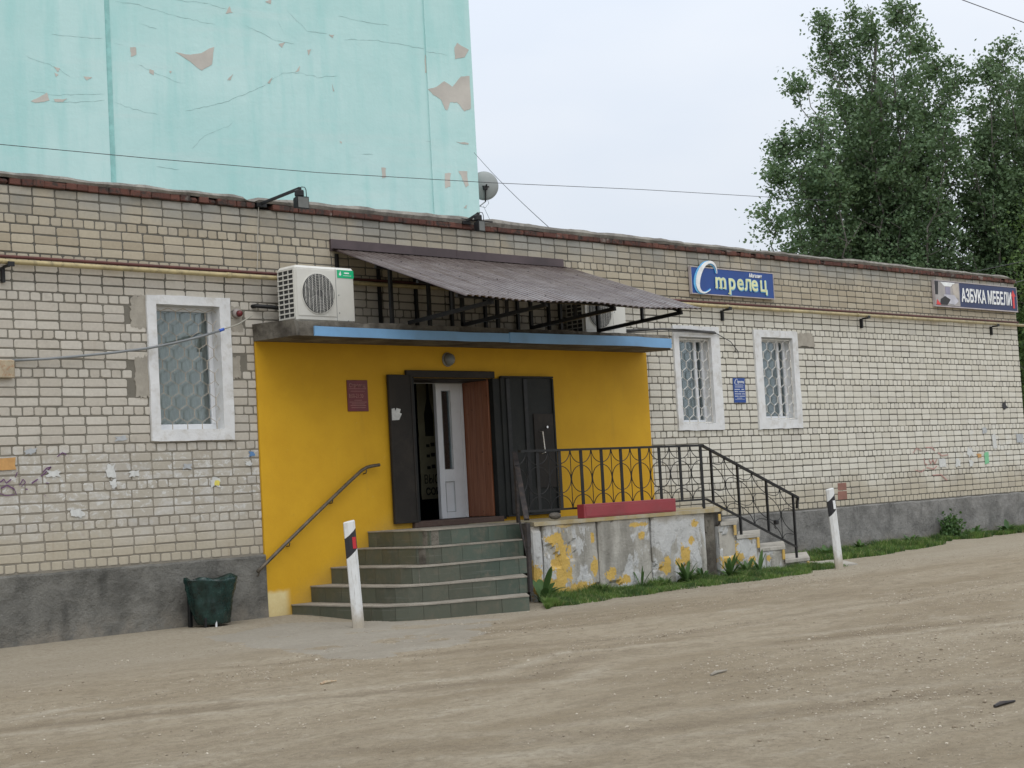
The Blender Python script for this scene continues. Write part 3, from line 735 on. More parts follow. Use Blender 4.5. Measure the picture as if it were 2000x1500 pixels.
def window(i, out, mull, rodm, lab):
    x0, x1, z0, z1 = wins[i]; o0, o1, p0, p1 = out
    b = B(); t = -.028
    j = lambda: random.uniform(-.007, .007)
    outer = [(o0, p0), (o1, p0 + j()), (o1 + j(), p1), (o0, p1 + j())]; inn = [(x0, z0), (x1, z0), (x1, z1), (x0, z1)]
    # wavy hand-plastered edge
    def sub(a, c, n, amp): return [(a[0] + (c[0] - a[0]) * k / n + random.uniform(-amp, amp), a[1] + (c[1] - a[1]) * k / n + random.uniform(-amp, amp)) for k in range(n)]
    n = 10; A = sum([sub(outer[k], outer[(k + 1) % 4], n, .006) for k in range(4)], []); I_ = sum([sub(inn[k], inn[(k + 1) % 4], n, .0015) for k in range(4)], [])
    m = len(A); V = [(p[0], t + random.uniform(-.002, .002), p[1]) for p in A] + [(p[0], t, p[1]) for p in I_] + [(p[0], .01, p[1]) for p in A] + [(p[0], .16, p[1]) for p in I_]
    F = []
    for k in range(m):
        l = (k + 1) % m; F += [(k, l, m + l, m + k), (2 * m + k, 2 * m + l, l, k), (m + k, m + l, 3 * m + l, 3 * m + k)]
    b.add(V, F); w = part('window', b, MWHITE, shop, label=lab)
    yf = .13
    f = B(); e = .055
    f.box(x0, x1, yf, yf + .06, z0, z0 + e + .01, .006); f.box(x0, x1, yf, yf + .06, z1 - e, z1, .006)
    f.box(x0, x0 + e, yf, yf + .06, z0 + e + .01, z1 - e, .006); f.box(x1 - e, x1, yf, yf + .06, z0 + e + .01, z1 - e, .006)
    if mull: 
        xm = x1 - e - .17; f.box(xm, xm + .06, yf + .004, yf + .05, z0 + e + .01, z1 - e, .006)
    part('frame', f, MPVC, w)
    p = B(); p.box(x0 + e, x1 - e, yf + .03, yf + .036, z0 + e, z1 - e); part('pane', p, MGLASS, w)
    # gathered curtain in the room behind
    c = B(); n = 70; zt, zb = z1 + .1, z0 - .1; V = []
    for k in range(n + 1):
        xx_ = x0 - .1 + (x1 - x0 + .2) * k / n; yy_ = .27 + .02 * math.sin(k * 1.1) + .012 * math.sin(k * 2.3)
        V += [(xx_, yy_, zb), (xx_, yy_, zt)]
    c.add(V, [(2 * k, 2 * k + 2, 2 * k + 3, 2 * k + 1) for k in range(n)]); part('curtain', c, MCURT, w, True)
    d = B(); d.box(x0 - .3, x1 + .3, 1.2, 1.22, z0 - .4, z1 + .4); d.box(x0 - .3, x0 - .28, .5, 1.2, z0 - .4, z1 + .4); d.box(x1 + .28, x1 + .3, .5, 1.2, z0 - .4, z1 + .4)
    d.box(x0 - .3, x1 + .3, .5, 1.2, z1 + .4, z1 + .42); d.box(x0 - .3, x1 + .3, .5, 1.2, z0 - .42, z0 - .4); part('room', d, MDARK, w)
    hexgrille(x0 + .005, x1 - .005, z0 + .02, z1 - .03, .055 if i == 0 else .03, .195 if i == 0 else .20, .0038 if i == 0 else .006, rodm, w)
    if i: 
        g = B(); zz0 = z0 + .02
        for a_, c_ in (((x0, zz0), (x1, zz0)), ((x1, zz0), (x1, z1 - .03)), ((x1, z1 - .03), (x0, z1 - .03)), ((x0, z1 - .03), (x0, zz0))):
            g.bar((a_[0], .035, a_[1]), (c_[0], .035, c_[1]), .02, .02, (0, 1, 0))
        part('grille_frame', g, MGRW, w)
window(0, (1.57, 2.66, 2.04, 3.655), False, MGRB, 'window with thin tan wire grille')
window(1, (10.54, 11.63, 2.03, 3.60), True, MGRW, 'window with peeling white surround')
window(2, (12.51, 13.66, 2.02, 3.585), True, MGRW, 'window with white hexagon grille and rounded surround')

# entrance: opening, jamb boards, inner door, metal leaves
ent = B(); DX0, DX1, DZ0, DZ1 = door
ent.box(DX0 - .09, DX1 + .0, -.075, -.026, DZ1, DZ1 + .09, .006); part('door_header', ent, MDOOR, shop)
b = B(); b.box(DX0 - .02, DX0 + .035, -.06, .05, DZ0, DZ1 - .002, .004); part('door_post', b, MDOOR2, shop); b = B(); b.box(DX1 - .03, DX1 + .10, -.055, .03, DZ0 - .03, DZ1 - .002, .004); part('door_post', b, MDOOR2, shop)
b = B(); b.box(DX0 - .08, DX1 + .03, -.085, .5, .885, .962, .01); part('threshold', b, plain('worn_threshold', (.075, .045, .035), .8, bump=.5, dirt=(.15, .12, .09)), shop)
for k in range(4):
    y0 = .034 + k * .135; b = B(); b.box(DX1 - .05, DX1 - .012, y0, y0 + .131, DZ0 + .02, DZ1 - .004, .003); part('plank', b, MWOOD, shop)
b = B(); b.box(DX0 + .036, DX0 + .05, .05, .56, DZ0, DZ1 - .003); b.box(DX0 + .051, DX1 - .052, .05, .56, DZ1 - .02, DZ1 - .004); part('reveal', b, MDOOR, shop)
# inside: dark hall
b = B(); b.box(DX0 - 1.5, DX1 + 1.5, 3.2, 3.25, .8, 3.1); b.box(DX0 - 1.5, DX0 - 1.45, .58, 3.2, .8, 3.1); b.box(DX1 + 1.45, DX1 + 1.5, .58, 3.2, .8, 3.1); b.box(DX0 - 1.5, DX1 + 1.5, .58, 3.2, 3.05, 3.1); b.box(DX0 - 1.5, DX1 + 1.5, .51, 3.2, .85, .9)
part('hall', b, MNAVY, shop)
# white plastic inner leaf
iy = .5; pa, pb = at_y(851, 741, iy), at_y(906, 1016, iy); px0, px1 = at_y(857, 880, iy)[0], at_y(902, 880, iy)[0]
ix0, ix1 = px0 - .0, px1 + .02
b = B(); zb, zt = DZ0 + .015, DZ1 - .025; st = .095; gx0, gx1 = ix0 + st, ix0 + st + .15; zm = zb + .62
b.box(ix0, gx0, iy, iy + .06, zb, zt, .005); b.box(gx1, ix1, iy, iy + .06, zb, zt, .005); b.box(gx0, gx1, iy, iy + .06, zt - .10, zt, .004); b.box(gx0, gx1, iy, iy + .06, zb + .48, zm + .03, .004); b.box(gx0, gx1, iy, iy + .06, zb, zb + .09, .004); b.box(gx0, gx1, iy + .02, iy + .05, zb + .09, zb + .48)
idr = part('inner_door', b, MPVC, shop); b = B()
for fx0, fx1, fz0, fz1 in ((gx0 - .006, gx1 + .006, zb + .084, zb + .486), (gx0 - .006, gx1 + .006, zm + .024, zt - .094)):
    for e_ in ((fx0, fx0 + .006, fz0, fz1), (fx1 - .006, fx1, fz0, fz1), (fx0, fx1, fz0, fz0 + .006), (fx0, fx1, fz1 - .006, fz1)): b.box(e_[0], e_[1], iy - .0035, iy - .0005, e_[2], e_[3])  # thin grey strips drawing the groove lines round panel and pane
part('panel_outline', b, MGREY, idr); b = B(); b.box(gx0, gx1, iy + .025, iy + .03, zm + .03, zt - .10); part('pane', b, MGLASS, idr)
b = B(); b.box(ix1 + .003, ix1 + .05, iy + .0, iy + .07, zb, zt, .004); part('door_post', b, MPVC, shop)
b = B(); b.box(DX0 + .055, DX1 - .053, iy + .0, iy + .06, zt + .002, zt + .024); part('door_lintel', b, MPVC, shop)
# metal leaves folded back on the wall
b = B(); b.box(4.925, 5.305, -.085, -.045, .955, 2.80, .006); lf = part('metal_door', b, MDOOR, shop, label='narrow metal door leaf with torn paper')
b = B(); 
for bx in ((4.925, 4.95, .955, 2.80), (5.28, 5.305, .955, 2.80)): b.box(bx[0], bx[1], -.093, -.086, bx[2], bx[3], .002)
b.box(4.951, 5.279, -.093, -.086, .957, .985, .002); part('edge_trim', b, MDOOR, lf)
def q(u, v, y=-.09): p = at_y(u, v, y); return (p[0], p[2])
b = B(); b.plate([q(764, 799), q(771, 797), q(772, 803), q(775, 797), q(783, 799), q(781, 806), q(785, 808), q(780, 820), q(765, 821), q(763, 810)], -.0875, -.0855); part('torn_paper', b, MPAPER[0], lf)
b = B(); b.box(6.865, 7.85, -.075, -.045, .945, 2.80, .005); rf = part('metal_door', b, MDOOR2, shop, label='wide ribbed metal door leaf with a chrome handle')
for u in (996, 1030):
    xx_ = at_y(u, 850, -.08)[0]; b = B(); b.box(xx_ - .035, xx_ + .035, -.094, -.076, .97, 2.77, .006); part('rib', b, MBLK, rf)
b = B(); b.box(6.865, 7.85, -.098, -.077, 2.775, 2.80, .003); b.box(7.82, 7.85, -.096, -.077, .96, 2.77, .003); b.box(6.865, 7.85, -.098, -.077, .945, .965, .003); part('edge_trim', b, MDOOR2, rf)
p0 = at_y(1040, 808, -.09); b = B(); b.box(p0[0] + .02, 7.815, -.090, -.077, 1.30, p0[2], .003); part('lock_plate', b, MDOOR, rf)
ha, hb = at_y(1059, 843, -.12), at_y(1064, 884, -.12); b = B(); b.tube([(ha[0] - .02, -.09, ha[2] + .01), (ha[0], -.13, ha[2]), (hb[0], -.13, hb[2]), (hb[0] - .02, -.09, hb[2] - .01)], .009, 8); part('handle', b, MCHR, rf)
kn = at_y(1068, 834, -.1); b = B(); b.lathe([(.016, -.115), (.018, -.105), (.014, -.09)], (kn[0], 0, kn[2]), 12, 'y'); part('knob', b, MCHR, rf)

# banner standing inside the hall
ban = thing('shop_banner', 'dim printed banner with a drawn bottle standing inside the open doorway', 'banner', (6.9, 1.3, .9))
by = 1.25; c0, c1, c2, c3 = [at_y(*t, by) for t in ((812, 738), (866, 738), (888, 974), (828, 976))]
bx0, bx1, bz0, bz1 = at_y(822, 860, by)[0] - .03, at_y(822, 860, by)[0] + .9, at_y(835, 975, by)[2], at_y(825, 738, by)[2]
b = B(); b.box(bx0, bx1, by, by + .012, bz0, bz1 + .1, .003); part('sheet', b, MBANNER, ban)
text('lettering', 'ВЫСШИЙ', .17, MBINK, bx0 + .05, by - .004, at_y(845, 944, by)[2], ban, .72, 0)
text('lettering', 'СОРТ', .13, MBINK, bx0 + .07, by - .004, at_y(845, 966, by)[2], ban, .95, .004)
b = B(); bcx = bx0 + .19; bzz = at_y(835, 852, by)[2]
prof = [(0, 0), (.075, 0), (.08, .3), (.05, .42), (.022, .52), (.02, .75), (.028, .78), (0, .78)]
b.plate([(bcx + r_, bzz + h_) for r_, h_ in prof] + [(bcx - r_, bzz + h_) for r_, h_ in prof[::-1][1:-1]], by - .004, by - .001)
b.box(bcx + .13, bcx + .22, by - .004, by - .001, bzz + .42, bzz + .47); b.box(bcx + .15, bcx + .20, by - .004, by - .001, bzz - .25, bzz + .42)
for zz_ in (-.12, -.26, -.42): b.box(bcx - .07, bcx - .01, by - .004, by - .001, bzz + zz_ - .03, bzz + zz_ + .01); b.box(bcx + .01, bcx + .08, by - .004, by - .001, bzz + zz_ - .02, bzz + zz_ + .03)
part('bottle_drawing', b, MBINK, ban)

# concrete slab over the entrance
b = B(); n = 60; V = []; sx = np.linspace(2.98, 9.84, n)
for i, x_ in enumerate(sx):
    fy = -.83 + (fbm(np.array([x_]), np.array([0.]), 4, 3, 61)[0] - .5) * .07; tz = 3.335 + (fbm(np.array([x_]), np.array([2.]), 5, 4, 62)[0] - .5) * .04
    if x_ < 3.25: fy += .10 * random.random()
    if x_ > 9.5: fy += (x_ - 9.5) * .9; tz -= .03
    V += [(x_, -.02, 3.172), (x_, fy, 3.155 + (.02 * random.random() if x_ < 3.25 else 0)), (x_, fy + .005, 3.25), (x_, fy + .03, tz), (x_, -.0, 3.37)]
b.add(V, [(i * 5 + k, i * 5 + 5 + k, i * 5 + 5 + (k + 1) % 5, i * 5 + (k + 1) % 5) for i in range(n - 1) for k in range(5)] + [(0, 1, 2, 3, 4), tuple((n - 1) * 5 + k for k in (4, 3, 2, 1, 0))])
slab = part('entrance_slab', b, MSLAB, shop)
for (xa, xb, za, zb_) in ((3.22, 6.33, 3.152, 3.262), (6.30, 9.47, 3.145, 3.275)):
    b = B(); n = 40; V = []
    for k in range(n + 1):
        x_ = xa + (xb - xa) * k / n; w_ = (fbm(np.array([x_]), np.array([5.]), 1.3, 2, 66)[0] - .5) * .035; yy_ = -.865 - (.006 if xa > 5 else 0) + (fbm(np.array([x_]), np.array([9.]), 1.2, 2, 67)[0] - .5) * .03
        V += [(x_, yy_, za + w_), (x_, yy_ - .004, zb_ + w_), (x_, yy_ + .02, zb_ + w_), (x_, yy_ + .02, za + w_)]
    b.add(V, [(4 * k + c_, 4 * k + 4 + c_, 4 * k + 4 + (c_ + 1) % 4, 4 * k + (c_ + 1) % 4) for k in range(n) for c_ in range(4)] + [(0, 1, 2, 3), tuple(4 * n + k for k in (3, 2, 1, 0))])
    part('trim_strip', b, MBLUE, slab)

# ------------------------------------------------------------------ awning
aw = thing('awning', 'brown corrugated metal awning on a black steel frame above the slab', 'awning', (6.2, 0, 3.4))
AX0, AX1 = 4.20, 8.36; Y0, Z0, Y1, Z1 = -.03, 4.315, -2.33, 3.46
per = .104; prof = []; x = AX0
while x < AX1 - .02:
    for dx, h in ((0, 0), (.016, 0), (.030, 1), (.084, 1), (.098, 0)): prof.append((x + dx, h * .018))
    x += per
prof.append((AX1, 0))
b = B(); rows = 8; V = []
nrm = Vector((0, (Z1 - Z0), -(Y1 - Y0))).normalized(); nrm = nrm if nrm.z > 0 else -nrm
for r_ in range(rows + 1):
    t = r_ / rows
    for (x_, h_) in prof:
        sag = .012 * math.sin(x_ * 3.1 + 1) * t
        V.append((x_, Y0 + (Y1 - Y0) * t + nrm.y * h_, Z0 + (Z1 - Z0) * t + nrm.z * h_ + sag))
m = len(prof)
half = [p for p in range(m)]
def sheet(i0, i1, lift=0.):
    b = B(); V2 = []
    for r_ in range(rows + 1):
        for i in range(i0, i1 + 1):
            p_ = V[r_ * m + i]; V2.append((p_[0], p_[1], p_[2] + lift))
    w_ = i1 - i0 + 1
    b.add(V2, [(r_ * w_ + i, r_ * w_ + i + 1, (r_ + 1) * w_ + i + 1, (r_ + 1) * w_ + i) for r_ in range(rows) for i in range(w_ - 1)]); return b
cuts = [0, 55, 110, 155, m - 1]
for k in range(4):
    o = part('roof_sheet', sheet(cuts[k], min(m - 1, cuts[k + 1] + 3 if k < 3 else cuts[k + 1]), .0025 * (k % 2)), MROOF, aw)
    md = o.modifiers.new('thick', 'SOLIDIFY'); md.thickness = .003
b = B(); b.box(4.17, 6.25, -.035, .002, 4.30, 4.445, .003); b.bar((4.17, -.06, 4.325), (6.25, -.06, 4.325), .07, .006); part('flashing', b, MFLASH, aw)
b = B(); b.box(6.24, 8.25, -.04, .002, 4.30, 4.44, .003); b.bar((6.24, -.06, 4.323), (8.25, -.06, 4.323), .07, .006); part('flashing', b, MFLASH, aw)
b = B()
for t_ in (.25, .55, .9):
    for i in range(2, 39, 3): 
        x_ = AX0 + i * per + .06; b.lathe([(.007, 0), (.007, .006), (.003, .009)], (x_, Y0 + (Y1 - Y0) * t_, Z0 + (Z1 - Z0) * t_ + .022), 6)
o = part('screws', b, MBLK, aw); o['kind'] = 'stuff'
def roofz(y): return Z0 + (Z1 - Z0) * (y - Y0) / (Y1 - Y0)
for X_ in (4.72, 5.60, 6.80, 8.08):
    b = B(); b.bar((X_, -.06, roofz(-.06) - .05), (X_, -2.2, roofz(-2.2) - .045), .04, .04); b.bar((X_, -.76, 3.36), (X_, -2.22, 3.44), .04, .045)
    b.bar((X_, -1.55, 3.42), (X_, -1.55, roofz(-1.55) - .06), .035, .035, (1, 0, 0)); part('truss', b, MBLK, aw)
for X_ in (4.45, 5.05, 5.60, 6.2, 6.80, 7.35, 8.08):
    b = B(); b.box(X_ - .02, X_ + .02, -.79, -.75, 3.33, roofz(-.77) - .03); part('post', b, MBLK, aw)
for X_ in (4.25, 4.9, 5.5, 6.1, 6.7, 7.3, 7.9):
    b = B(); b.box(X_ - .018, X_ + .018, -.05, -.012, 3.37, roofz(-.03) - .05); part('post', b, MBLK, aw)
for yy_ in (-.77, -1.5, -2.15):
    b = B(); b.bar((AX0 + .03, yy_, roofz(yy_) - .028), (8.13, yy_, roofz(yy_) - .028), .04, .04); part('purlin', b, MBLK, aw)


# ------------------------------------------------------------------ air conditioners
def make_ac(name, label, group):
    t = thing(name, label, 'air conditioner', (0, 0, 0), group)
    w, d, h = .875, .36, .66
    b = B(); b.box(0, w, 0, d, 0, h, .03); body = part('casing', b, MAC, t, local=True)
    b = B(); b.box(.015, w * .66, -.006, -.0005, .07, h - .045, .004); part('fan_panel', b, MAC, t, local=True)
    cx, cz, R = .315, .335, .232
    b = B(); b.lathe([(R + .012, -.012), (R + .012, -.003)], (cx, 0, cz), 36, 'y'); part('fan_shroud', b, MAC, t, local=True)
    b = B(); b.lathe([(R, -.0145), (R, -.008)], (cx, 0, cz), 36, 'y'); f = part('fan', b, MACD, t, local=True)
    b = B()
    for k in range(5):
        a = 2 * math.pi * k / 5; pts = [(cx + r_ * math.cos(a + o_), -.019 + .001 * k, cz + r_ * math.sin(a + o_)) for r_, o_ in ((.03, -.3), (.2, -.25), (.21, .25), (.03, .3))]
        b.add(pts, [(0, 1, 2, 3)])
    b.lathe([(.04, -.022), (.04, -.014)], (cx, 0, cz), 14, 'y'); part('fan_blade', b, plain('fan_blades', (.09, .09, .088), .5) if 'fan_blades' not in bpy.data.materials else bpy.data.materials['fan_blades'], t, local=True)
    b = B()
    for rr in np.linspace(.05, R - .005, 11):
        pts = [(cx + rr * math.cos(a), -.032, cz + rr * math.sin(a)) for a in np.linspace(0, 2 * math.pi, 33)]; b.tube(pts, .0016, 3, False)
    for k in range(-4, 5):
        x_ = k * R / 4.6; hh = math.sqrt(max(R * R - x_ * x_, 0)); b.tube([(cx + x_, -.034, cz - hh), (cx + x_, -.034, cz + hh)], .003, 4)
    part('fan_guard', b, MAC, t, local=True)
    b = B(); b.box(-.004, -.0005, .03, d - .04, .05, h - .05); part('side_fins', b, MACD, t, local=True)
    b = B()
    for k in range(4): yk = .03 + k * (d - .07) / 3; b.box(-.014, -.005, yk - .006, yk + .006, .05, h - .05)
    for k in range(11): zk = .05 + k * (h - .1) / 10; b.box(-.018, -.0145, .024, d - .034, zk - .008, zk + .008)
    part('side_grille', b, MAC, t, local=True)
    b = B(); b.box(w * .665, w * .67, -.003, 0, .02, h - .02)
    for zx, zz in ((.62, .33), (.62, .12), (.75, .03)): b.lathe([(.008, -.005), (.008, 0)], (zx, 0, zz), 8, 'y')
    part('seam', b, MGREY, t, local=True)
    b = B(); b.box(.1, .16, .02, d - .02, -.02, -.001); b.box(w - .2, w - .14, .02, d - .02, -.02, -.001); part('foot', b, MBLK, t, local=True)
    b = B(); b.box(w * .695, w - .02, -.004, -.0008, .535, .63); lb = part('brand_label', b, plain('label_green', (.01, .42, .18), .4) if 'label_green' not in bpy.data.materials else bpy.data.materials['label_green'], t, local=True)
    b = B(); ex = w * .745; b.lathe([(.016, -.006), (.016, -.0045)], (ex, 0, .578), 10, 'y'); b.add([(ex - .014, -.006, .58), (ex + .016, -.006, .59), (ex + .004, -.006, .618)], [(0, 1, 2)])
    b.box(ex + .06, ex + .135, -.0055, -.0045, .588, .603); b.box(ex + .045, ex + .165, -.0055, -.0045, .562, .567); part('label_print', b, MLWHITE, lb, local=True)
    return t
def copy_tree(o, parent=None):
    c = o.copy(); COL.objects.link(c)
    if parent: c.parent = parent
    for ch in [x_ for x_ in o.children]: copy_tree(ch, c)
    return c
ac = make_ac('air_conditioner', 'ivory air conditioner unit with green label on the left end of the slab', 'air conditioner units on the entrance slab')
ac.location = (3.24, -.52, 3.355); 
ac2 = copy_tree(ac); ac2.location = (8.17, -.44, 3.345); ac2['label'] = 'ivory air conditioner unit half hidden behind the awning frame, right end of slab'

# ------------------------------------------------------------------ signs
s1 = thing('shop_sign', 'blue shop sign with big white swoosh letter beside two barred windows', 'sign', (12, -.03, 4.1))
x0, x1, z0, z1 = 11.01, 13.06, 4.095, 4.49
b = B(); b.box(x0, x1, -.055, -.012, z0, z1, .004); part('board', b, MSBLUE, s1)
b = B()
for bb in ((x0 - .012, x1 + .012, z0 - .014, z0), (x0 - .012, x1 + .012, z1, z1 + .012), (x0 - .012, x0 - .001, z0, z1), (x1 + .001, x1 + .012, z0, z1)): b.box(bb[0], bb[1], -.06, -.012, bb[2], bb[3])
part('edge', b, MFRAME, s1)
# swoosh letter: a tall slanted crescent
def crescent(cx, cz, rx, rz, w0, w1, a0, a1, sh, y, dy, n=40):
    b = B(); o_, i_ = [], []
    for k in range(n + 1):
        t = k / n; a = math.radians(a0 + (a1 - a0) * t); w = w0 + (w1 - w0) * math.sin(math.pi * t) ** 1.2
        c, s_ = math.cos(a), math.sin(a)
        o_.append((cx + rx * c + sh * s_ * rz, cz + rz * s_)); i_.append((cx + (rx - w) * c + sh * s_ * (rz - w * .6), cz + (rz - w * .6) * s_))
    m_ = n + 1; V_ = [(p[0], y, p[1]) for p in o_ + i_] + [(p[0], y + dy, p[1]) for p in o_ + i_]; F_ = []
    for k in range(n): F_ += [(k, k + 1, m_ + k + 1, m_ + k), (2 * m_ + k, 2 * m_ + k + 1, k + 1, k), (m_ + k, m_ + k + 1, 3 * m_ + k + 1, 3 * m_ + k), (2 * m_ + k, 3 * m_ + k, 3 * m_ + k + 1, 2 * m_ + k + 1)]
    return b.add(V_, F_)
part('swoosh_shadow', crescent(11.33, 4.345, .26, .262, .03, .13, 18, 318, .42, -.068, .01), MLBLUE, s1)
part('swoosh_letter', crescent(11.35, 4.35, .24, .255, .008, .10, 15, 312, .42, -.080, .01), MLWHITE, s1)
for mt, off, yy_, dx in ((MLBLUE, .016, -.060, .010), (MCREAM, .007, -.0655, 0)):
    text('lettering', 'm', .355, mt, 11.555 + dx, yy_, 4.195 - dx * .5, s1, 1.05, off); [text('lettering', ch_, sz_, mt, x_ + dx, yy_, 4.195 - dx * .5, s1, 1.02, off) for ch_, sz_, x_ in (('p', .355, 11.885), ('e', .355, 12.10), ('л', .315, 12.295), ('e', .355, 12.465), ('ц', .315, 12.685))]
b = B()
for xx_, zz_ in ((11.57, 4.19), (11.66, 4.19), (11.75, 4.19), (11.88, 4.115)): b.box(xx_ - .01, xx_ + .045, -.0695, -.064, zz_, zz_ + .018)
part('serif', b, MCREAM, s1)
text('small_lettering', 'Магазин', .082, MLWHITE, 12.42, -.062, 4.405, s1, .98, .0015, .35)

s2 = thing('furniture_sign', 'dark navy furniture shop sign with bedroom picture and red arrow at wall end', 'sign', (19.4, -.03, 4.2))
x0, x1, z0, z1 = 17.92, 20.90, 4.185, 4.635
b = B(); b.box(x0, x1, -.055, -.012, z0, z1, .004); part('board', b, MSNAVY, s2)
b = B()
for bb in ((x0 - .014, x1 + .014, z0 - .02, z0), (x0 - .014, x1 + .014, z1, z1 + .014), (x0 - .014, x0 - .001, z0, z1), (x1 + .001, x1 + .014, z0, z1)): b.box(bb[0], bb[1], -.062, -.012, bb[2], bb[3])
part('edge', b, MFRAME, s2)
px1_ = x0 + .86; b = B(); b.box(x0 + .01, px1_, -.060, -.056, z0 + .01, z1 - .01); pic = part('picture', b, plain('picture_wall', (.36, .34, .33), .5), s2)
def flat(name, poly, mat, y): bb = B(); bb.plate(poly, y, y + .002); return part(name, bb, mat, pic)
flat('picture_ceiling', [(x0 + .2, z1 - .015), (x0 + .72, z1 - .015), (x0 + .55, z1 - .09), (x0 + .33, z1 - .09)], MLWHITE, -.0635)
flat('picture_shade', [(x0 + .01, z1 - .012), (x0 + .13, z1 - .012), (x0 + .10, z0 + .2), (x0 + .01, z0 + .2)], MBOB, -.0635)
flat('picture_window', [(x0 + .36, z1 - .1), (x0 + .53, z1 - .1), (x0 + .53, z0 + .19), (x0 + .36, z0 + .19)], plain('picture_lilac', (.26, .25, .33), .5), -.064)
flat('picture_curtain', [(x0 + .60, z1 - .05), (x0 + .82, z1 - .02), (x0 + .82, z0 + .15), (x0 + .64, z0 + .18)], plain('picture_beige', (.45, .41, .36), .5), -.0635)
flat('picture_bed', [(x0 + .30, z0 + .21), (x0 + .66, z0 + .21), (x0 + .80, z0 + .10), (x0 + .66, z0 + .03), (x0 + .42, z0 + .05), (x0 + .33, z0 + .13)], plain('picture_bedding', (.5, .5, .55), .5), -.0645)
flat('picture_floor', [(x0 + .15, z0 + .02), (x0 + .40, z0 + .02), (x0 + .52, z0 + .12), (x0 + .34, z0 + .18), (x0 + .18, z0 + .12)], MBOB, -.066)
flat('picture_rug', [(x0 + .02, z0 + .015), (x0 + .18, z0 + .015), (x0 + .06, z0 + .11)], MLRED, -.067)
text('lettering', 'АЗБУКА', .33, MLWHITE, px1_ + .06, -.060, z0 + .105, s2, .68, .010)
text('lettering', 'МЕБЕЛИ', .33, MLWHITE, px1_ + 1.0, -.060, z0 + .105, s2, .66, .010)
b = B(); axx = 20.77; b.plate([(axx - .035, z0 + .05), (axx + .035, z0 + .05), (axx + .035, z1 - .17), (axx + .085, z1 - .17), (axx, z1 - .05), (axx - .085, z1 - .17), (axx - .035, z1 - .17)], -.062, -.056); part('arrow', b, MLRED, s2)

def plaque(name, label, x0, x1, z0, z1, mat, ink, y):
    t = thing(name, label, 'plaque', ((x0 + x1) / 2, y, z0)); b = B(); b.box(x0, x1, y - .012, y, z0, z1, .002); part('board', b, mat, t); return t
pr_ = plaque('hours_plaque', 'dark red opening hours plaque on the yellow wall', 4.31, 4.63, 2.35, 2.73, MSRED, MLPALE, -.026)
text('lettering', 'Стрелец', .062, MLPALE, 4.335, -.0385, 2.645, pr_, 1.0, .001, .1, .001)
text('lettering', '8:00-21:30', .066, MLPALE, 4.328, -.0385, 2.515, pr_, .80, .001, 0, .001)
b = B()
for zz_, w_ in ((2.625, .27), (2.595, .22), (2.485, .12), (2.462, .27), (2.44, .2), (2.42, .24), (2.395, .22)): b.box(4.47 - w_ / 2, 4.47 + w_ / 2, -.0395, -.0385, zz_ - .003, zz_ + .003)
part('print_line', b, MLPALE, pr_)
pb_ = plaque('timetable_plaque', 'small blue timetable plaque on bricks between the two right windows', 11.92, 12.21, 2.44, 2.82, MSBLUE, MLWHITE, -.006)
part('swoosh_letter', crescent(11.985, 2.765, .035, .043, .002, .013, 15, 312, .4, -.0205, .001, 16), MLWHITE, pb_)
text('lettering', 'трелец', .058, MLWHITE, 12.01, -.0185, 2.742, pb_, .85, .001, .15, .001)
b = B()
for zz_, a_, c_, h_ in ((2.717, .05, .24, .004), (2.702, .03, .26, .003), (2.682, .03, .24, .007), (2.645, .02, .15, .010), (2.645, .19, .26, .010), (2.61, .02, .11, .010), (2.61, .13, .27, .010), (2.575, .02, .18, .010), (2.575, .20, .27, .010), (2.54, .02, .11, .010), (2.54, .13, .27, .010), (2.51, .07, .20, .006), (2.492, .02, .26, .004)):
    n_ = max(1, int((c_ - a_) / .022))
    for k in range(n_): b.box(11.92 + a_ + k * (c_ - a_) / n_, 11.92 + a_ + (k + .78) * (c_ - a_) / n_, -.0195, -.0183, zz_ - h_ / 2, zz_ + h_ / 2)
part('print_line', b, MLWHITE, pb_)

# ------------------------------------------------------------------ pipes, cables, lamps on the wall
gp = thing('gas_pipe', 'yellow gas pipe running the whole length of the brick wall', 'pipe', (6.5, -.12, 3.9))
b = B(); b.tube([(XL, -.12, 3.905), (0, -.12, 3.905), (6, -.12, 3.91), (12, -.12, 3.905), (21.02, -.12, 3.905)], .027, 10); part('pipe', b, MPIPE, gp, True)
b = B()
for x_ in (2.6, 6.1, 11.75, 15.3): b.tube([(x_ - .03, -.12, 3.906), (x_ + .03, -.12, 3.906)], .034, 10)
part('joint', b, MPIPE, gp, True)
for u, v in ((12, 533), (1418, 612), (1690, 632), (1943, 645)):
    x_ = at_y(u, v, -.1)[0]; b = B(); b.box(x_ - .018, x_ + .018, -.05, .0, 3.70, 3.86, .004); b.box(x_ - .015, x_ + .015, -.17, -.0505, 3.845, 3.872, .003); b.box(x_ - .014, x_ + .06, -.175, -.165, 3.85, 3.90, .003); part('bracket', b, MBLK, gp)
rp = B(); rp.tube([(XL, -.05, 3.968), (3.2, -.05, 3.968), (8, -.05, 3.968), (20.9, -.05, 3.966)], .018, 8); tag(part('rusty_pipe', rp, MPIPR, smooth=True), 'thin rust red pipe just above the yellow gas pipe', 'pipe')

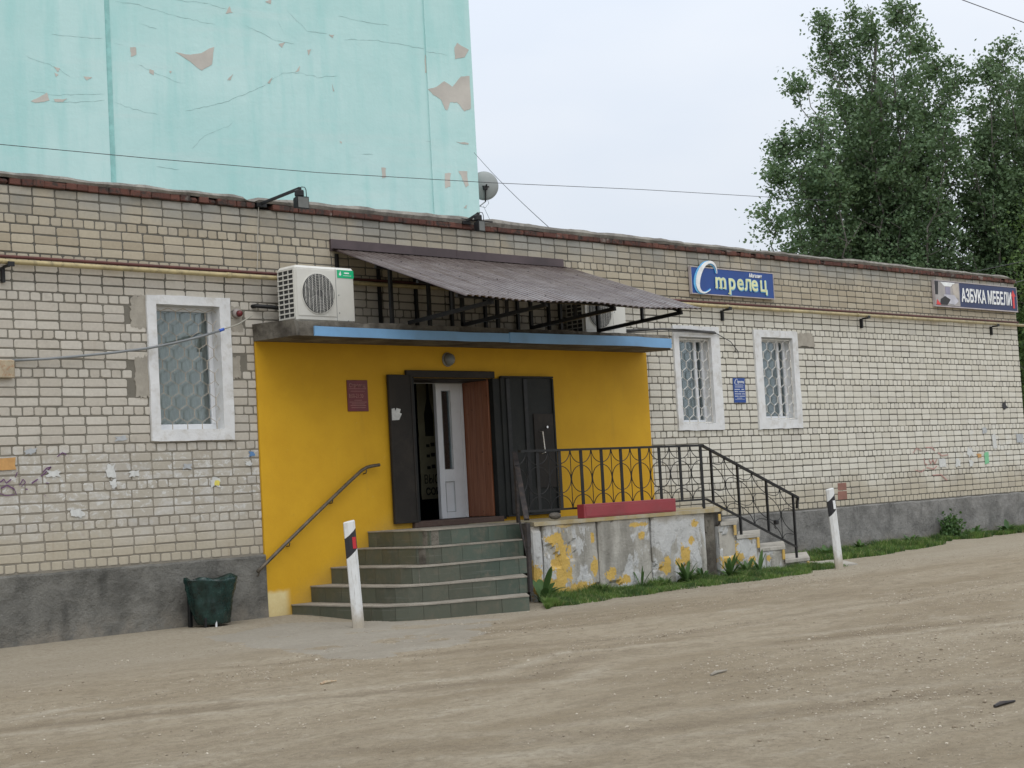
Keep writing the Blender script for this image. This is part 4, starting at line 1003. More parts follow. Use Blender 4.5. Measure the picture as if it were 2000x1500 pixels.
cable = thing('wall_conduit', 'grey conduit drooping across the left window with blue tape', 'cable', (1.4, -.1, 2.9))
pts = [at_y(u, v, y) for u, v, y in ((25, 704, -.03), (90, 701, -.05), (150, 696, -.07), (220, 689, -.09), (290, 680, -.10), (340, 670, -.11), (390, 658, -.11), (432, 645, -.11))]
b = B(); b.tube(pts, .014, 8); part('conduit', b, plain('conduit_grey', (.20, .215, .22), .5), cable, True)
b = B(); b.tube([at_y(428, 646, -.11), at_y(437, 643, -.11)], .017, 8); part('blue_tape', b, plain('tape_blue', (.03, .10, .45), .4), cable, True)
b = B(); b.tube([at_y(u, v, -.10) for u, v in ((436, 643), (455, 637), (466, 633), (480, 624), (493, 616))], .008, 6); part('thin_cable', b, plain('pale_cable', (.34, .33, .28), .6), cable, True)
jb = at_y(8, 722, 0); b = B(); b.box(jb[0] - .12, jb[0] + .09, -.06, -.004, jb[2] - .09, jb[2] + .095, .008); tag(part('junction_box', b, MRUST), 'small rust streaked junction box on bricks at the conduit end', 'box')
hs = at_y(494, 598, -.02); ho = B(); ho.tube([(hs[0], .02, hs[2]), (hs[0] + .03, -.05, hs[2]), (hs[0] + .2, -.10, hs[2] - .012), (3.5, -.18, 3.53), (3.6, -.2, 3.5)], .024, 8); tag(part('hose', ho, MBLK, smooth=True), 'black insulated hose from a wall hole to the left air conditioner', 'hose')
b = B(); b.tube([(9.0, -.12, 3.45), (9.5, -.10, 3.47), (10.2, -.09, 3.52), (11.0, -.07, 3.52), (11.5, -.06, 3.50)], .016, 7); b.tube([(9.0, -.14, 3.42), (9.6, -.12, 3.45), (10.3, -.1, 3.49), (11.1, -.08, 3.495), (11.55, -.05, 3.49), (11.9, -.03, 3.38), (12.1, -.02, 3.22)], .007, 5); b.tube([(9.0, -.15, 3.46), (9.8, -.13, 3.50), (10.7, -.1, 3.53), (11.5, -.04, 3.52)], .010, 6)
tag(part('cable_bundle', b, plain('dark_cable', (.06, .06, .06), .6), smooth=True), 'dark cable bundle sagging from right air conditioner over the window top', 'cable')
b = B(); b.tube([at_y(505, 402, -.03), at_y(504, 440, -.02), at_y(503, 500, -.015), at_y(502, 528, -.01)], .004, 5); tag(part('thin_wire', b, plain('pale_wire', (.45, .43, .38), .7)), 'thin pale wire hanging down the bricks below the left floodlight', 'wire')
sr = thing('alarm_siren', 'small red alarm siren right of the left window', 'siren', (2.78, -.04, 3.48))
sc_ = at_y(463, 612, -.03); b = B(); b.lathe([(.05, -.05), (.055, -.03), (.055, -.001)], (sc_[0], 0, sc_[2]), 14, 'y'); part('base', b, plain('siren_base', (.30, .27, .25), .6), sr, True)
b = B(); b.lathe([(.005, -.10), (.025, -.095), (.036, -.075), (.038, -.051)], (sc_[0] + .01, 0, sc_[2] - .005), 14, 'y'); part('lens', b, plain('siren_red', (.12, .012, .015), .25), sr, True)
b = B(); b.tube([at_y(u, v, -.02) for u, v in ((456, 606), (447, 612), (440, 618), (455, 622))], .003, 4); part('lead', b, MWIRE, sr)
wl = thing('wall_lamp', 'round glass bulkhead lamp above the shop door', 'lamp', (6.04, -.1, 3.0))
lc = at_y(877, 702, -.06); b = B(); b.lathe([(.085, -.05), (.092, -.04), (.092, -.0255)], (lc[0], 0, lc[2]), 24, 'y'); part('base', b, MGREY, wl, True)
b = B(); b.lathe([(.01, -.125), (.045, -.12), (.07, -.1), (.08, -.075), (.083, -.051)], (lc[0], 0, lc[2]), 24, 'y'); part('glass', b, MLAMP, wl, True)

def floodlight(name, label, base, head, sz):
    t = thing(name, label, 'floodlight', base, 'floodlights along the roof edge'); bx, by_, bz = base; hx, hy, hz = head
    b = B(); b.box(bx - .07, bx + .07, by_ - .0, by_ + .10, bz - .03, bz + .015, .004); b.bar((bx, by_ + .03, bz + .01), (hx, hy + .02, hz + .17), .03, .03); part('arm', b, MBLK, t)
    b = B(); b.box(hx - .05, hx + .05, hy - .0, hy + .07, hz + .075, hz + .155, .012); b.box(hx - .02, hx + .02, hy + .01, hy + .04, hz + .156, hz + .185, .005); part('bracket', b, MBLK, t)
    b = B(); V_ = []
    for s_, y_ in ((1., hy - .03), (.75, hy + .07)):
        V_ += [(hx - sz * s_, y_, hz - .075 * s_), (hx + sz * s_, y_, hz - .075 * s_), (hx + sz * s_, y_, hz + .07 * s_), (hx - sz * s_, y_, hz + .07 * s_)]
    b.add(V_, [(0, 1, 2, 3), (7, 6, 5, 4), (0, 4, 5, 1), (1, 5, 6, 2), (2, 6, 7, 3), (3, 7, 4, 0)]); part('housing', b, MBLK, t)
    b = B(); b.box(hx - sz + .012, hx + sz - .012, hy - .036, hy - .031, hz - .062, hz + .058); part('lens', b, plain('flood_lens', (.13, .135, .125), .15) if 'flood_lens' not in bpy.data.materials else bpy.data.materials['flood_lens'], t)
    b = B(); b.tube([(hx + .03, hy + .03, hz + .19), (hx + .08, hy + .03, hz + .19), (hx + .095, hy + .03, hz + .16), (hx + .1, hy + .03, hz + .06)], .005, 5); part('lead', b, MBLK, t)
    return t
ba = at_y(512, 398, -.05); hd_ = at_x(585, 392, 3.22)
floodlight('floodlight', 'black floodlight on a long slanted arm over the left roof edge', (ba[0], -.05, 4.78), (3.24, -.70, 4.70), .085)
hd2 = at_y(941, 441, -.25); floodlight('floodlight', 'black floodlight tilted down above the right half of the awning', (hd2[0] - .08, -.06, 4.82), (hd2[0], -.22, hd2[2]), .06)
b = B(); b.bar((6.35, -.03, 4.86), (6.85, -.1, 4.845), .03, .012); tag(part('loose_strip', b, MBLK), 'loose dark metal strip lying on the roof edge by the smaller floodlight', 'strip')

# ------------------------------------------------------------------ papers, graffiti on the bricks
def paper(u, v, w, h, mt, label, rot=0., j=.3, y=-.0085, group=None):
    p = at_y(u, v, y); b = B(); b.plate(ragged(p[0], p[2], w, h, 16, j, rot), y - .0015, y + .0005); return tag(part('paper_scrap', b, mt), label, 'paper', group)
P = MPAPER
paper(12, 906, .22, .13, P[1], 'orange paper scrap on bricks, nearest the left picture edge', .03, .12)
paper(216, 919, .14, .17, P[0], 'largest torn white paper scrap on the left brick wall', 0, .5)
paper(222, 945, .10, .10, P[0], 'torn white tail of paper below the largest white scrap', .2, .6)
paper(420, 942, .16, .15, P[0], 'torn white paper under the yellow scrap on bricks', .1, .6)
paper(424, 943, .075, .075, P[2], 'small yellow paper scrap on torn white paper', 0, .4, -.0105)
paper(366, 911, .13, .07, P[4], 'pale grey paper remnant with blue print left of the yellow scrap', 0, .45)
paper(492, 886, .10, .07, P[5], 'torn blue paper remnant at the edge of the yellow plaster', 0, .6)
paper(486, 905, .12, .07, P[0], 'torn white remnant just below the blue paper remnant', 0, .6)
paper(236, 856, .18, .06, P[4], 'grey stained paper remnant on bricks left of the window foot', .1, .6)
paper(60, 882, .16, .08, P[4], 'wrinkled grey paper remnant above the purple graffiti', 0, .6)
paper(105, 925, .2, .09, P[0], 'wide white paper remnant crossed by purple graffiti', 0, .5)
paper(152, 1003, .18, .12, P[0], 'white paper remnant low on the left wall below the others', 0, .6)
paper(262, 925, .16, .09, P[0], 'white paper remnant just right of the largest white scrap', 0, .5)
paper(1942, 862, .15, .28, P[0], 'tall crooked white notice near the right end of the wall', .12, .12)
paper(1841, 904, .24, .16, P[0], 'square white notice remnant right of the red graffiti', 0, .15)
paper(1871, 904, .22, .16, P[0], 'whitish notice remnant second right of the red graffiti', 0, .5)
paper(1895, 883, .26, .20, P[0], 'star torn white notice remnant above its neighbours', 0, .6)
paper(1913, 890, .20, .09, P[1], 'faded orange scrap at the right end of the wall', 0, .5)
paper(1927, 895, .18, .24, P[3], 'green and white notice scrap at the right wall end', .05, .3)
paper(1992, 856, .28, .17, P[4], 'dark grey square notice right at the wall corner', 0, .1)
paper(1923, 840, .2, .14, P[4], 'grey paper remnant above the crooked white notice', .1, .4)
paper(1897, 905, .18, .14, P[0], 'whitish notice remnant below the star torn one', .1, .5)
def scribble(name, strokes, mat, label, w=.012):
    t = thing(name, label, 'graffiti', tuple(at_y(*strokes[0][0], -.01)))
    for s_ in strokes:
        b = B(); P_ = [at_y(u, v, -.0085) for u, v in s_]
        for a_, c_ in zip(P_[:-1], P_[1:]): b.bar(a_, c_, .0015, w * random.uniform(.6, 1.2), (0, 0, 1) if abs(a_[0] - c_[0]) > abs(a_[2] - c_[2]) else (1, 0, 0))
        part('stroke', b, mat, t)
scribble('purple_graffiti', [[(0, 942), (8, 936), (12, 944), (22, 936)], [(2, 954), (14, 948), (28, 955), (32, 966)], [(38, 948), (45, 936), (50, 942), (42, 950)], [(62, 944), (74, 936)], [(84, 922), (92, 914), (100, 912), (88, 924), (80, 930)], [(30, 932), (34, 922)], [(0, 964), (12, 968), (28, 966)], [(50, 955), (54, 956)], [(90, 943), (95, 944)], [(112, 892), (122, 884), (130, 888)]], MGRAF, 'purple spray graffiti scrawled across the left bricks')
scribble('red_graffiti', [[(1783, 885), (1790, 876), (1800, 880)], [(1808, 874), (1820, 874), (1826, 880)], [(1805, 895), (1806, 905), (1812, 908)], [(1815, 897), (1818, 906), (1822, 898), (1826, 906), (1830, 897)], [(1788, 918), (1800, 922), (1806, 916)], [(1810, 913), (1824, 916), (1830, 910)], [(1822, 928), (1838, 927), (1850, 938)], [(1832, 884), (1840, 890), (1852, 888)]], MGRAR, 'faded red graffiti on the right bricks above the plinth', .02)
b = B(); pp = at_y(1963, 793, -.01); b.plate(ragged(pp[0], pp[2], .18, .22, 9, .6, .5), -.010, -.008); tag(part('dark_smudge', b, MBOB), 'black smudge of tar high on the right bricks near the corner', 'smudge')

# ------------------------------------------------------------------ entrance steps
st_ = thing('entrance_steps', 'green tiled entrance steps below the open shop door', 'steps', (4.5, -1, 0))
ZS = [.115, .305, .50, .70, .89]
LX = [3.35, 3.64, 3.95, 4.30, 4.54]
BP = [(3.35, -1.88), (3.64, -1.72), (3.95, -1.60), (4.30, -1.38), (4.54, -1.15)]
CP = [(4.82, -2.44), (5.14, -2.10), (5.58, -1.66), (5.80, -1.40), (6.02, -1.15)]
MT2 = MTREAD
def offs(path, d):
    """shift an open plan path outwards (to its left-hand, street side) by d"""
    P_ = [Vector((*p, 0)) for p in path]; out = []
    for i, p in enumerate(P_):
        a_ = (P_[i] - P_[i - 1]).normalized() if i else (P_[1] - P_[0]).normalized(); c_ = (P_[i + 1] - P_[i]).normalized() if i < len(P_) - 1 else a_
        t_ = (a_ + c_).normalized(); out.append((p.x + t_.y * d, p.y - t_.x * d))
    return out
for k in range(5):
    A0, B0, C0 = Vector((LX[k], -.03)), Vector(BP[k]), Vector(CP[k]); ra_ = (.42, .36, .30, .24, .12)[k]
    s0 = B0 + (A0 - B0).normalized() * ra_; s1 = B0 + (C0 - B0).normalized() * ra_ * 1.5
    path = [tuple(A0)] + [tuple(s0 * (1 - t) ** 2 + B0 * 2 * t * (1 - t) + s1 * t * t) for t in [i / 7 for i in range(8)]] + [tuple(C0)]
    tail = [(6.15, -.9), (6.15, -.03)] if k < 4 else [(6.15, -1.15), (6.15, -.03)]
    zb = -.1 if k == 0 else ZS[k - 1] + .004
    core = B(); core.prism(path + tail, zb, ZS[k] - .016); stp = part('step', core, MSLAB, st_)
    gp_ = offs(path, -.017) if offs(path, .01)[0][0] > LX[k] else offs(path, .017); gp_[0] = (gp_[0][0], -.03); ip_ = [p for p in path]
    nose = B(); nose.prism(gp_ + tail, ZS[k] - .0155, [ZS[k] - random.uniform(0, .003) for _ in range(len(gp_) + 2)]); part('tread', nose, MT2, stp)
    z0t, z1t = (-.08 if k == 0 else ZS[k - 1] + .002), ZS[k] - .017
    sgn = 1 if offs(path, .01)[0][0] < LX[k] else -1
    L_ = [0]; 
    for a_, c_ in zip(path[:-1], path[1:]): L_.append(L_[-1] + math.dist(a_, c_))
    def along(t):
        i = max(0, min(len(path) - 2, int(np.searchsorted(L_, t)) - 1)); f_ = (t - L_[i]) / (L_[i + 1] - L_[i]); a_, c_ = Vector(path[i]), Vector(path[i + 1]); d = (c_ - a_).normalized()
        return a_ + (c_ - a_) * f_, Vector((d.y, -d.x)) * sgn
    t = 0.; w_ = random.uniform(.15, .3)
    while t < L_[-1] - .01:
        if L_[-1] - t - w_ < .06: w_ = L_[-1] - t
        cuts_ = [t + .002, t + w_ - .002] if not (L_[1] - .1 < t + w_ and t < L_[-2]) else [t + .002, t + w_ / 2, t + w_ - .002]
        th = .010 + random.uniform(-.002, .002); tb = B()
        for u0, u1 in zip(cuts_[:-1], cuts_[1:]):
            (p0_, n0_), (p1_, n1_) = along(u0), along(u1)
            q4 = [p0_, p1_, p1_ + n1_ * th, p0_ + n0_ * th]
            tb.hexa([(q_[0], q_[1], z0t) for q_ in q4] + [(q_[0], q_[1], z1t) for q_ in q4])
        part('tile', tb, MTILE, stp); t += w_; w_ = .305

# ------------------------------------------------------------------ porch with its side stairs
po = thing('porch', 'raised concrete porch with peeling front wall and side stairs', 'porch', (8, -1, 0))
RY = -1.6; b = B(); b.prism([(6.16, -.03), (6.16, -1.05), (5.83, RY + .05), (9.30, RY + .05), (10.2, -.98), (10.2, -.03)], -.2, .84); part('platform', b, MSLAB, po)
b = B(); b.prism([(6.152, -.028), (6.152, -1.10), (5.80, RY - .012), (9.35, RY - .012), (10.6, -.80), (10.6, -.028)], .845, .893); part('platform_top', b, m_concrete('yellowed_edge', (.36, .28, .13), (.42, .39, .31), (.26, .24, .2), .6), po)
def block(x0, x1, z0, z1, y=RY, seed=0, prof=None):
    """rough cast block: a bumpy front grid with rounded vertical edges"""
    nx_ = max(6, int((x1 - x0) / .035)); nz_ = max(6, int((z1 - z0) / .035)); V_ = []; r_ = fbm
    xs_ = np.linspace(x0, x1, nx_ + 1); zs_ = np.linspace(z0, z1, nz_ + 1); Xg, Zg = np.meshgrid(xs_, zs_)
    e = np.minimum(Xg - x0, x1 - Xg); Yg = y + np.clip(.03 - e, 0, .03) * .9 + (fbm(Xg, Zg, 4, 4, 71 + seed) - .5) * .035
    Yg += .03 * (fbm(Xg, Zg, 2.2, 3, 91 + seed) > .62)
    Vf = np.stack([Xg.ravel(), Yg.ravel(), Zg.ravel()], 1); I_ = (np.arange(nz_)[:, None] * (nx_ + 1) + np.arange(nx_)[None]).ravel()
    F_ = [(i, i + 1, i + nx_ + 2, i + nx_ + 1) for i in I_]; b = B(); b.add(Vf, F_)
    b.box(x0 + .004, x1 - .004, y + .045, y + .12, z0, z1 - .004)
    k0 = len(b.v); 
    b.add([(x0, Yg[j, 0], zs_[j]) for j in range(nz_ + 1)] + [(x0, y + .06, zs_[j]) for j in range(nz_ + 1)], [(j, j + 1, nz_ + 2 + j, nz_ + 1 + j) for j in range(nz_)])
    return b
jx = [5.80, at_y(1064, 1080, RY)[0], at_y(1172, 1080, RY)[0], at_y(1276, 1070, RY)[0], at_y(1383, 1060, RY)[0]]
for k in range(4): part('block', block(jx[k] + (.006 if k else 0), jx[k + 1] - .018, -.15, .842, RY, k), MRE, po)
# rubbly seam where the stair was built against the porch
b = block(jx[4] - .012, jx[4] + .07, -.15, .80, RY + .035, 9); part('rubble_seam', b, MSLAB, po)
DN = Vector((.80, .60)); W_ = 1.75
NX = [9.36, 9.70, 10.20, 10.77, 11.34, 11.95]; NZ = [.885, .70, .50, .295, .095, -.035]
for k in range(1, 6):
    xa, xb = NX[k - 1], NX[k]; z1_ = NZ[k]
    pl = [(xa - .0, RY + .02), (xb, RY + .02), (xb + DN.x * W_, RY + .02 + DN.y * W_), (xa + DN.x * W_, RY + .02 + DN.y * W_)]
    if k == 5: pl = [(xa - .05, RY - .35), (xb - .0, RY - .42), (xb + DN.x * W_ * .8, RY + DN.y * W_ * .7), (xa + DN.x * W_, RY + DN.y * W_)]
    b = B(); b.prism(pl, -.15, z1_ - .045 if k < 5 else z1_)
    s_ = part('stair', b, MSTEP, po)
    if k < 5:
        b = B(); b.prism([(xa + .002, RY - .018), (xb + .02, RY - .018), (xb + .02 + DN.x * W_, RY - .018 + DN.y * W_), (xa + .002 + DN.x * W_, RY - .018 + DN.y * W_)], z1_ - .044, z1_); part('tread', b, MSTEP, s_)
        part('stringer', block(max(xa, jx[4] + .075), xb - .006, -.15, z1_ - .05, RY - .0, 20 + k), MRE, s_)
        b = B(); b.box(xb - .05, xb + .004, RY - .022, RY - .003, NZ[k + 1] + .01 if k < 4 else -.05, z1_ - .05, .006); part('yellow_edge', b, plain('old_yellow', (.55, .36, .09), .8, dirt=(.35, .3, .2), dirtamt=.6) if 'old_yellow' not in bpy.data.materials else bpy.data.materials['old_yellow'], s_)
b = B(); b.box(9.33, 9.375, RY - .024, RY - .004, .72, .815, .006); part('yellow_edge', b, bpy.data.materials['old_yellow'], po)

# railing on the porch
ra = thing('porch_railing', 'black wrought iron railing with arc pattern along the porch and side stairs', 'railing', (8, -1.5, .9))
yr = -1.45; zt_, zb_ = 1.755, 1.025
XA, XE = 5.78, 9.27
b = B(); b.bar((XA, yr, zt_), (XE + .02, yr, zt_), .045, .028); b.bar((XE, yr, zt_), (11.40, yr, .955), .045, .028); b.bar((11.40, yr, .96), (11.36, yr, .80), .035, .028, (1, 0, 0)); part('top_rail', b, MBLK, ra)
b = B(); b.bar((XA, yr, zb_), (XE + .03, yr, zb_), .03, .025); b.bar((XE + .03, yr, zb_), (11.30, yr, .245), .03, .025); part('bottom_rail', b, MBLK, ra)
wide = [6.08, 6.47, 6.86, 7.24, 7.61, 7.98, 8.37, 8.79, 9.24]
for x_ in wide:
    bot = zb_ if x_ < 9 else .90
    b = B(); b.box(x_ - .026, x_ + .026, yr - .004, yr + .004, bot, zt_ - .014); part('baluster', b, MBLK, ra)
def arcs(xl, xr, zl, zr, H, skip=()):
    """arc pattern of one bay: flat rods bending from the bars to the middle bar; zl, zr = bottom rail height at the two ends"""
    b = B(); w = (xr - xl) / 2; xm = (xl + xr) / 2; zc = lambda x_: zl + (zr - zl) * (x_ - xl) / (xr - xl)
    b.tube([(xm, yr, zc(xm)), (xm, yr, zc(xm) + H)], .0055, 5)
    rz = H * .23
    for sx_, bx_ in ((1, xl), (-1, xr)):
        for cz, a0, a1 in ((0, 0, 90), (.5, -90, 90), (1., -90, 0)):
            pts = [(bx_ + sx_ * w * math.cos(math.radians(a)) * .97, yr, 0) for a in np.linspace(a0, a1, 13)]
            zz_ = [H * cz + rz * math.sin(math.radians(a)) for a in np.linspace(a0, a1, 13)]
            b.tube([(p[0], yr, zc(p[0]) + z_) for p, z_ in zip(pts, zz_)], .0055, 5)
    return b
for xl, xr in zip([5.70] + wide[:-1], wide): part('scroll', arcs(xl, xr, zb_, zb_, zt_ - zb_), MBLK, ra)
sx_ = [9.45, 10.02, 10.66, 11.28]
lowz = lambda x_: zb_ + (.245 - zb_) * (x_ - 9.30) / 2.0; hiz = lambda x_: zt_ + (.955 - zt_) * (x_ - XE) / (11.40 - XE)
for i, x_ in enumerate(sx_):
    bt = lowz(x_) if i < 1 else {1: .50, 2: lowz(x_), 3: .095}[i]
    b = B(); b.box(x_ - .014, x_ + .014, yr - .014, yr + .014, bt, hiz(x_) - .012); part('post', b, MBLK, ra)
for xl, xr in zip(sx_[:-1], sx_[1:]): part('scroll', arcs(xl, xr, lowz(xl), lowz(xr), .715), MBLK, ra)
lk = at_y(1518, 1020, yr - .03); b = B(); b.box(lk[0] - .035, lk[0] + .03, yr - .045, yr + .02, lk[2] - .03, lk[2] + .035, .012); b.tube([(lk[0] - .03, yr - .02, lk[2] - .02), (lk[0] - .05, yr - .02, lk[2] - .07), (lk[0] - .02, yr - .02, lk[2] - .09)], .008, 6); tag(part('padlock_lump', b, MBLK), 'dark lump tied to the railing scroll above the lowest stairs', 'lock')

# diagonal handrail of the front steps
hr = thing('step_railing', 'rusty sloping rail and posts at the right end of the green steps', 'railing', (5.5, -1.8, .9))
tp = at_y(1005, 884, -1.25); lp = at_z(1033, 1157, .118); lt = at_y(1029, 1018, lp[1])
b = B(); b.bar(tp, (lt[0], lt[1], lt[2] + .02), .06, .028); part('rail', b, MRAIL, hr)
b = B(); b.box(lt[0] - .025, lt[0] + .025, lt[1] - .02, lt[1] + .02, .1165, lt[2] - .02, .004); part('post', b, MRAIL, hr)
b = B(); b.box(lt[0] - .03, lt[0] + .03, lt[1] - .025, lt[1] + .025, lt[2] - .3, lt[2] - .021, .004); part('sleeve', b, MRAIL, hr)
b = B(); mp_ = (np.array(tp) + np.array(lt)) / 2; b.box(tp[0] - .02, tp[0] + .02, tp[1] - .02, tp[1] + .02, .892, tp[2] - .02, .004); b.bar((tp[0], tp[1], 1.0), (lt[0], lt[1], .42), .02, .03); part('post', b, MRAIL, hr)

# wall handrail
wh = thing('wall_handrail', 'worn brown pipe handrail rising over the yellow wall', 'handrail', (3.5, -.1, 1))
b = B(); pth = [at_y(u, v, -.10) for u, v in ((503, 1117), (520, 1100), (560, 1060), (620, 1001), (680, 943), (706, 919), (716, 913), (727, 910), (741, 908))]
b.tube(pth, .021, 10); part('pipe', b, MHAND, wh, True)
for u, v in ((506, 1116), (566, 1058), (650, 974), (716, 916)):
    p = at_y(u, v, -.10); b = B(); b.tube([(p[0], -.10, p[2] - .015), (p[0] + .01, -.07, p[2] - .05), (p[0] + .01, -.02, p[2] - .055)], .008, 6); part('bracket', b, MHAND, wh, True)

# red box and rock on the porch edge
bx_a, bx_b = at_y(1142, 1011, RY)[0], at_y(1321, 998, RY)[0]
b = B(); b.box(bx_a, bx_b, RY - .0, RY + .125, .895, 1.068, .006); rbx = thing('flower_box', 'long empty dark red wooden box on the porch edge', 'planter', (7.5, -1.55, .9)); part('case', b, MRED, rbx)
b = B(); b.box(bx_a + .03, bx_b - .03, RY - .005, RY - .0008, .915, 1.04, .002); part('front_panel', b, MRED, rbx)
rk = at_y(1081, 1012, RY + .1); V_ = IV.copy(); V_ = V_ * (1 + rs.uniform(-.18, .18, (12, 1))) * np.array([.125, .07, .062]) + np.array([rk[0], RY + .08, .952])
o = part('rock', B().add(V_, IF), MROCK); tag(o, 'dark flat rock lying on the porch edge left of the red box', 'rock'); md = o.modifiers.new('s', 'SUBSURF'); md.levels = 1; md.render_levels = 1

# ------------------------------------------------------------------ bollards
def make_bollard(label):
    t = thing('bollard', label, 'bollard', (0, 0, 0), 'white plastic marker posts by the shop')
    sec = [(-.06, .02), (-.062, -.005), (-.03, -.03), (.03, -.03), (.062, -.005), (.06, .02), (.0, .045)]
    def seg(z0l, z0r, z1l, z1r, sc=1., top=False):
        b = B(); f0 = lambda x_: z0l + (z0r - z0l) * (x_ + .062) / .124; f1 = lambda x_: z1l + (z1r - z1l) * (x_ + .062) / .124
        n_ = len(sec); V0 = [(x_ * sc, y_ * sc, f0(x_)) for x_, y_ in sec]; V1 = [(x_ * sc, y_ * sc, f1(x_)) for x_, y_ in sec]
        b.add(V0 + V1, [tuple(range(n_)), tuple(range(2 * n_ - 1, n_ - 1, -1))] + [(i, (i + 1) % n_, n_ + (i + 1) % n_, n_ + i) for i in range(n_)])
        if top:
            V2 = [(x_ * .86, y_ * .86, f1(x_) + .012) for x_, y_ in sec]; b.add([(x_ * sc, y_ * sc, f1(x_)) for x_, y_ in sec] + V2, [(i, (i + 1) % n_, n_ + (i + 1) % n_, n_ + i) for i in range(n_)] + [tuple(range(n_, 2 * n_))])
        return b
    part('shaft', seg(-.06, -.03, .73, .83), MBOL, t, local=True)
    part('black_band', seg(.731, .831, .94, 1.04, 1.012), MBOB, t, local=True)
    part('cap', seg(.941, 1.041, 1.10, 1.115, 1., True), MBOL, t, local=True)
    b = B(); b.box(.005, .045, -.0335, -.0315, .83, .95, .0005); part('reflector', b, MREFL, t, local=True)
    return t
bo = make_bollard('leaning white marker post with a red reflector before the green steps')
p = at_z(701, 1228, -.05); bo.location = (p[0], p[1], -.05); bo.rotation_euler = (math.radians(-1), math.radians(-2.3), math.radians(-18))
bo2 = copy_tree(bo); p = at_z(1640, 1110, -.05); bo2.location = (p[0], p[1], -.05); bo2.rotation_euler = (0, math.radians(-3.8), math.radians(-25)); bo2['label'] = 'white marker post with a white reflector at the foot of the side stairs'
for c_ in bo2.children:
    if c_.name.startswith('reflector'): c_.data = c_.data.copy(); c_.data.materials[0] = MLWHITE

# ------------------------------------------------------------------ bin with a green bag
bn = thing('litter_bin', 'litter bin lined with a dark green plastic bag against the plinth', 'bin', (2.05, -.3, 0))
nb, hb_ = 44, 18; V_ = []; cx_, cy_ = 2.08, -.30
for i in range(hb_ + 1):
    t = i / hb_; base = .165 + .105 * t ** .8
    for k in range(nb):
        a = 2 * math.pi * k / nb; fold = .014 * math.sin(a * 9 + 3 * t + .8 * math.sin(a * 3)) * (.3 + t) + .008 * math.sin(a * 17 + 6 * t) + random.uniform(-.005, .005)
        r_ = base + fold - (.03 * math.sin(t * 5 + a) * .4); sx2 = 1.12 + (.10 if math.cos(a) > 0 else 0) * t
        z_ = .02 + t * .50 + .014 * math.sin(a * 2 + 1) * t + (.02 * math.sin(5 * a) * t if i == hb_ else 0)
        V_.append((cx_ + r_ * math.cos(a) * sx2 - .04 * t, cy_ + r_ * .72 * math.sin(a), z_))
for k in range(nb):
    a = 2 * math.pi * k / nb; V_.append((cx_ - .03 + .2 * math.cos(a), cy_ + .13 * math.sin(a), .49))
for k in range(nb):
    a = 2 * math.pi * k / nb; V_.append((cx_ - .02 + .15 * math.cos(a), cy_ + .10 * math.sin(a), .15))
F_ = [(i * nb + k, i * nb + (k + 1) % nb, (i + 1) * nb + (k + 1) % nb, (i + 1) * nb + k) for i in range(hb_ + 2) for k in range(nb)] + [tuple(range(nb))[::-1], tuple(range((hb_ + 2) * nb, (hb_ + 3) * nb))]
b = B(); b.add(V_, F_); part('bag', b, MBAG, bn, True)
b = B(); b.lathe([(.085, .02), (.09, .3), (.10, .40), (.09, .40), (.08, .03)], (2.06, -.30, 0), 20); part('bucket', b, MBLK, bn)
b = B(); b.box(1.84, 1.88, -.2, -.16, 0, .50, .004); b.box(1.90, 1.925, -.40, -.38, 0, .10); part('bracket', b, MBLK, bn)
b = B(); b.tube([(2.03, -.42, -.01), (2.03, -.42, .08)], .012, 6); part('peg', b, MPVC, bn)

# ------------------------------------------------------------------ grass and weeds
def blades(xs_, ys_, h, w, mat, name, lean=.5):
    n_ = len(xs_); a = rs.rand(n_) * 2 * math.pi; la = rs.rand(n_) * 2 * math.pi; h = h * rs.uniform(.45, 1.3, n_); w = w * rs.uniform(.7, 1.4, n_); ln = lean * rs.rand(n_) * h
    z = gz(xs_, ys_) - .004; dx, dy = np.cos(a) * w / 2, np.sin(a) * w / 2; lx, ly = np.cos(la) * ln, np.sin(la) * ln
    V_ = np.stack([np.stack([xs_ - dx, ys_ - dy, z], 1), np.stack([xs_ + dx, ys_ + dy, z], 1), np.stack([xs_ + dx * .7 + lx * .4, ys_ + dy * .7 + ly * .4, z + h * .55], 1), np.stack([xs_ - dx * .7 + lx * .4, ys_ - dy * .7 + ly * .4, z + h * .55], 1), np.stack([xs_ + lx, ys_ + ly, z + h], 1)], 1)
    k = np.arange(n_)[:, None] * 5; F4 = np.concatenate([k + np.array([[0, 1, 2, 3]]), k + np.array([[3, 2, 4, 4]])], 0)
    V2 = V_.reshape(-1, 3); F3 = np.concatenate([k + [[0, 1, 2]], k + [[0, 2, 3]], k + [[3, 2, 4]]], 0)
    return np_mesh(name, V2, F3, mat, np.repeat(rs.rand(n_), 5))
def edge_line(pts, z=-.05): return np.array([at_z(u, v, z)[:2] for u, v in pts])
e1 = edge_line([(1046, 1190), (1120, 1180), (1220, 1168), (1330, 1153), (1450, 1138), (1560, 1124), (1600, 1114)])
n = 80000; gx = rs.uniform(4.86, 11.6, n); f = rs.rand(n); o1 = np.argsort(e1[:, 0]); yb = np.interp(gx, e1[o1, 0], e1[o1, 1]) + (fbm(gx, gx * 0, 1.7, 4, 85) - .42) * .5; yt = np.where(gx < 5.8, -1.75 - (5.8 - gx) * .98, RY - .01)
gy = yt + (yb - yt) * f; okm = (yb < yt) & (fbm(gx, gy, 3.2, 4, 81) + (1 - f) * .40 > .42) & ((f < .8) | (rs.rand(n) < .3)); okm &= ~((gx > 11.1) & (gy > -1.75))
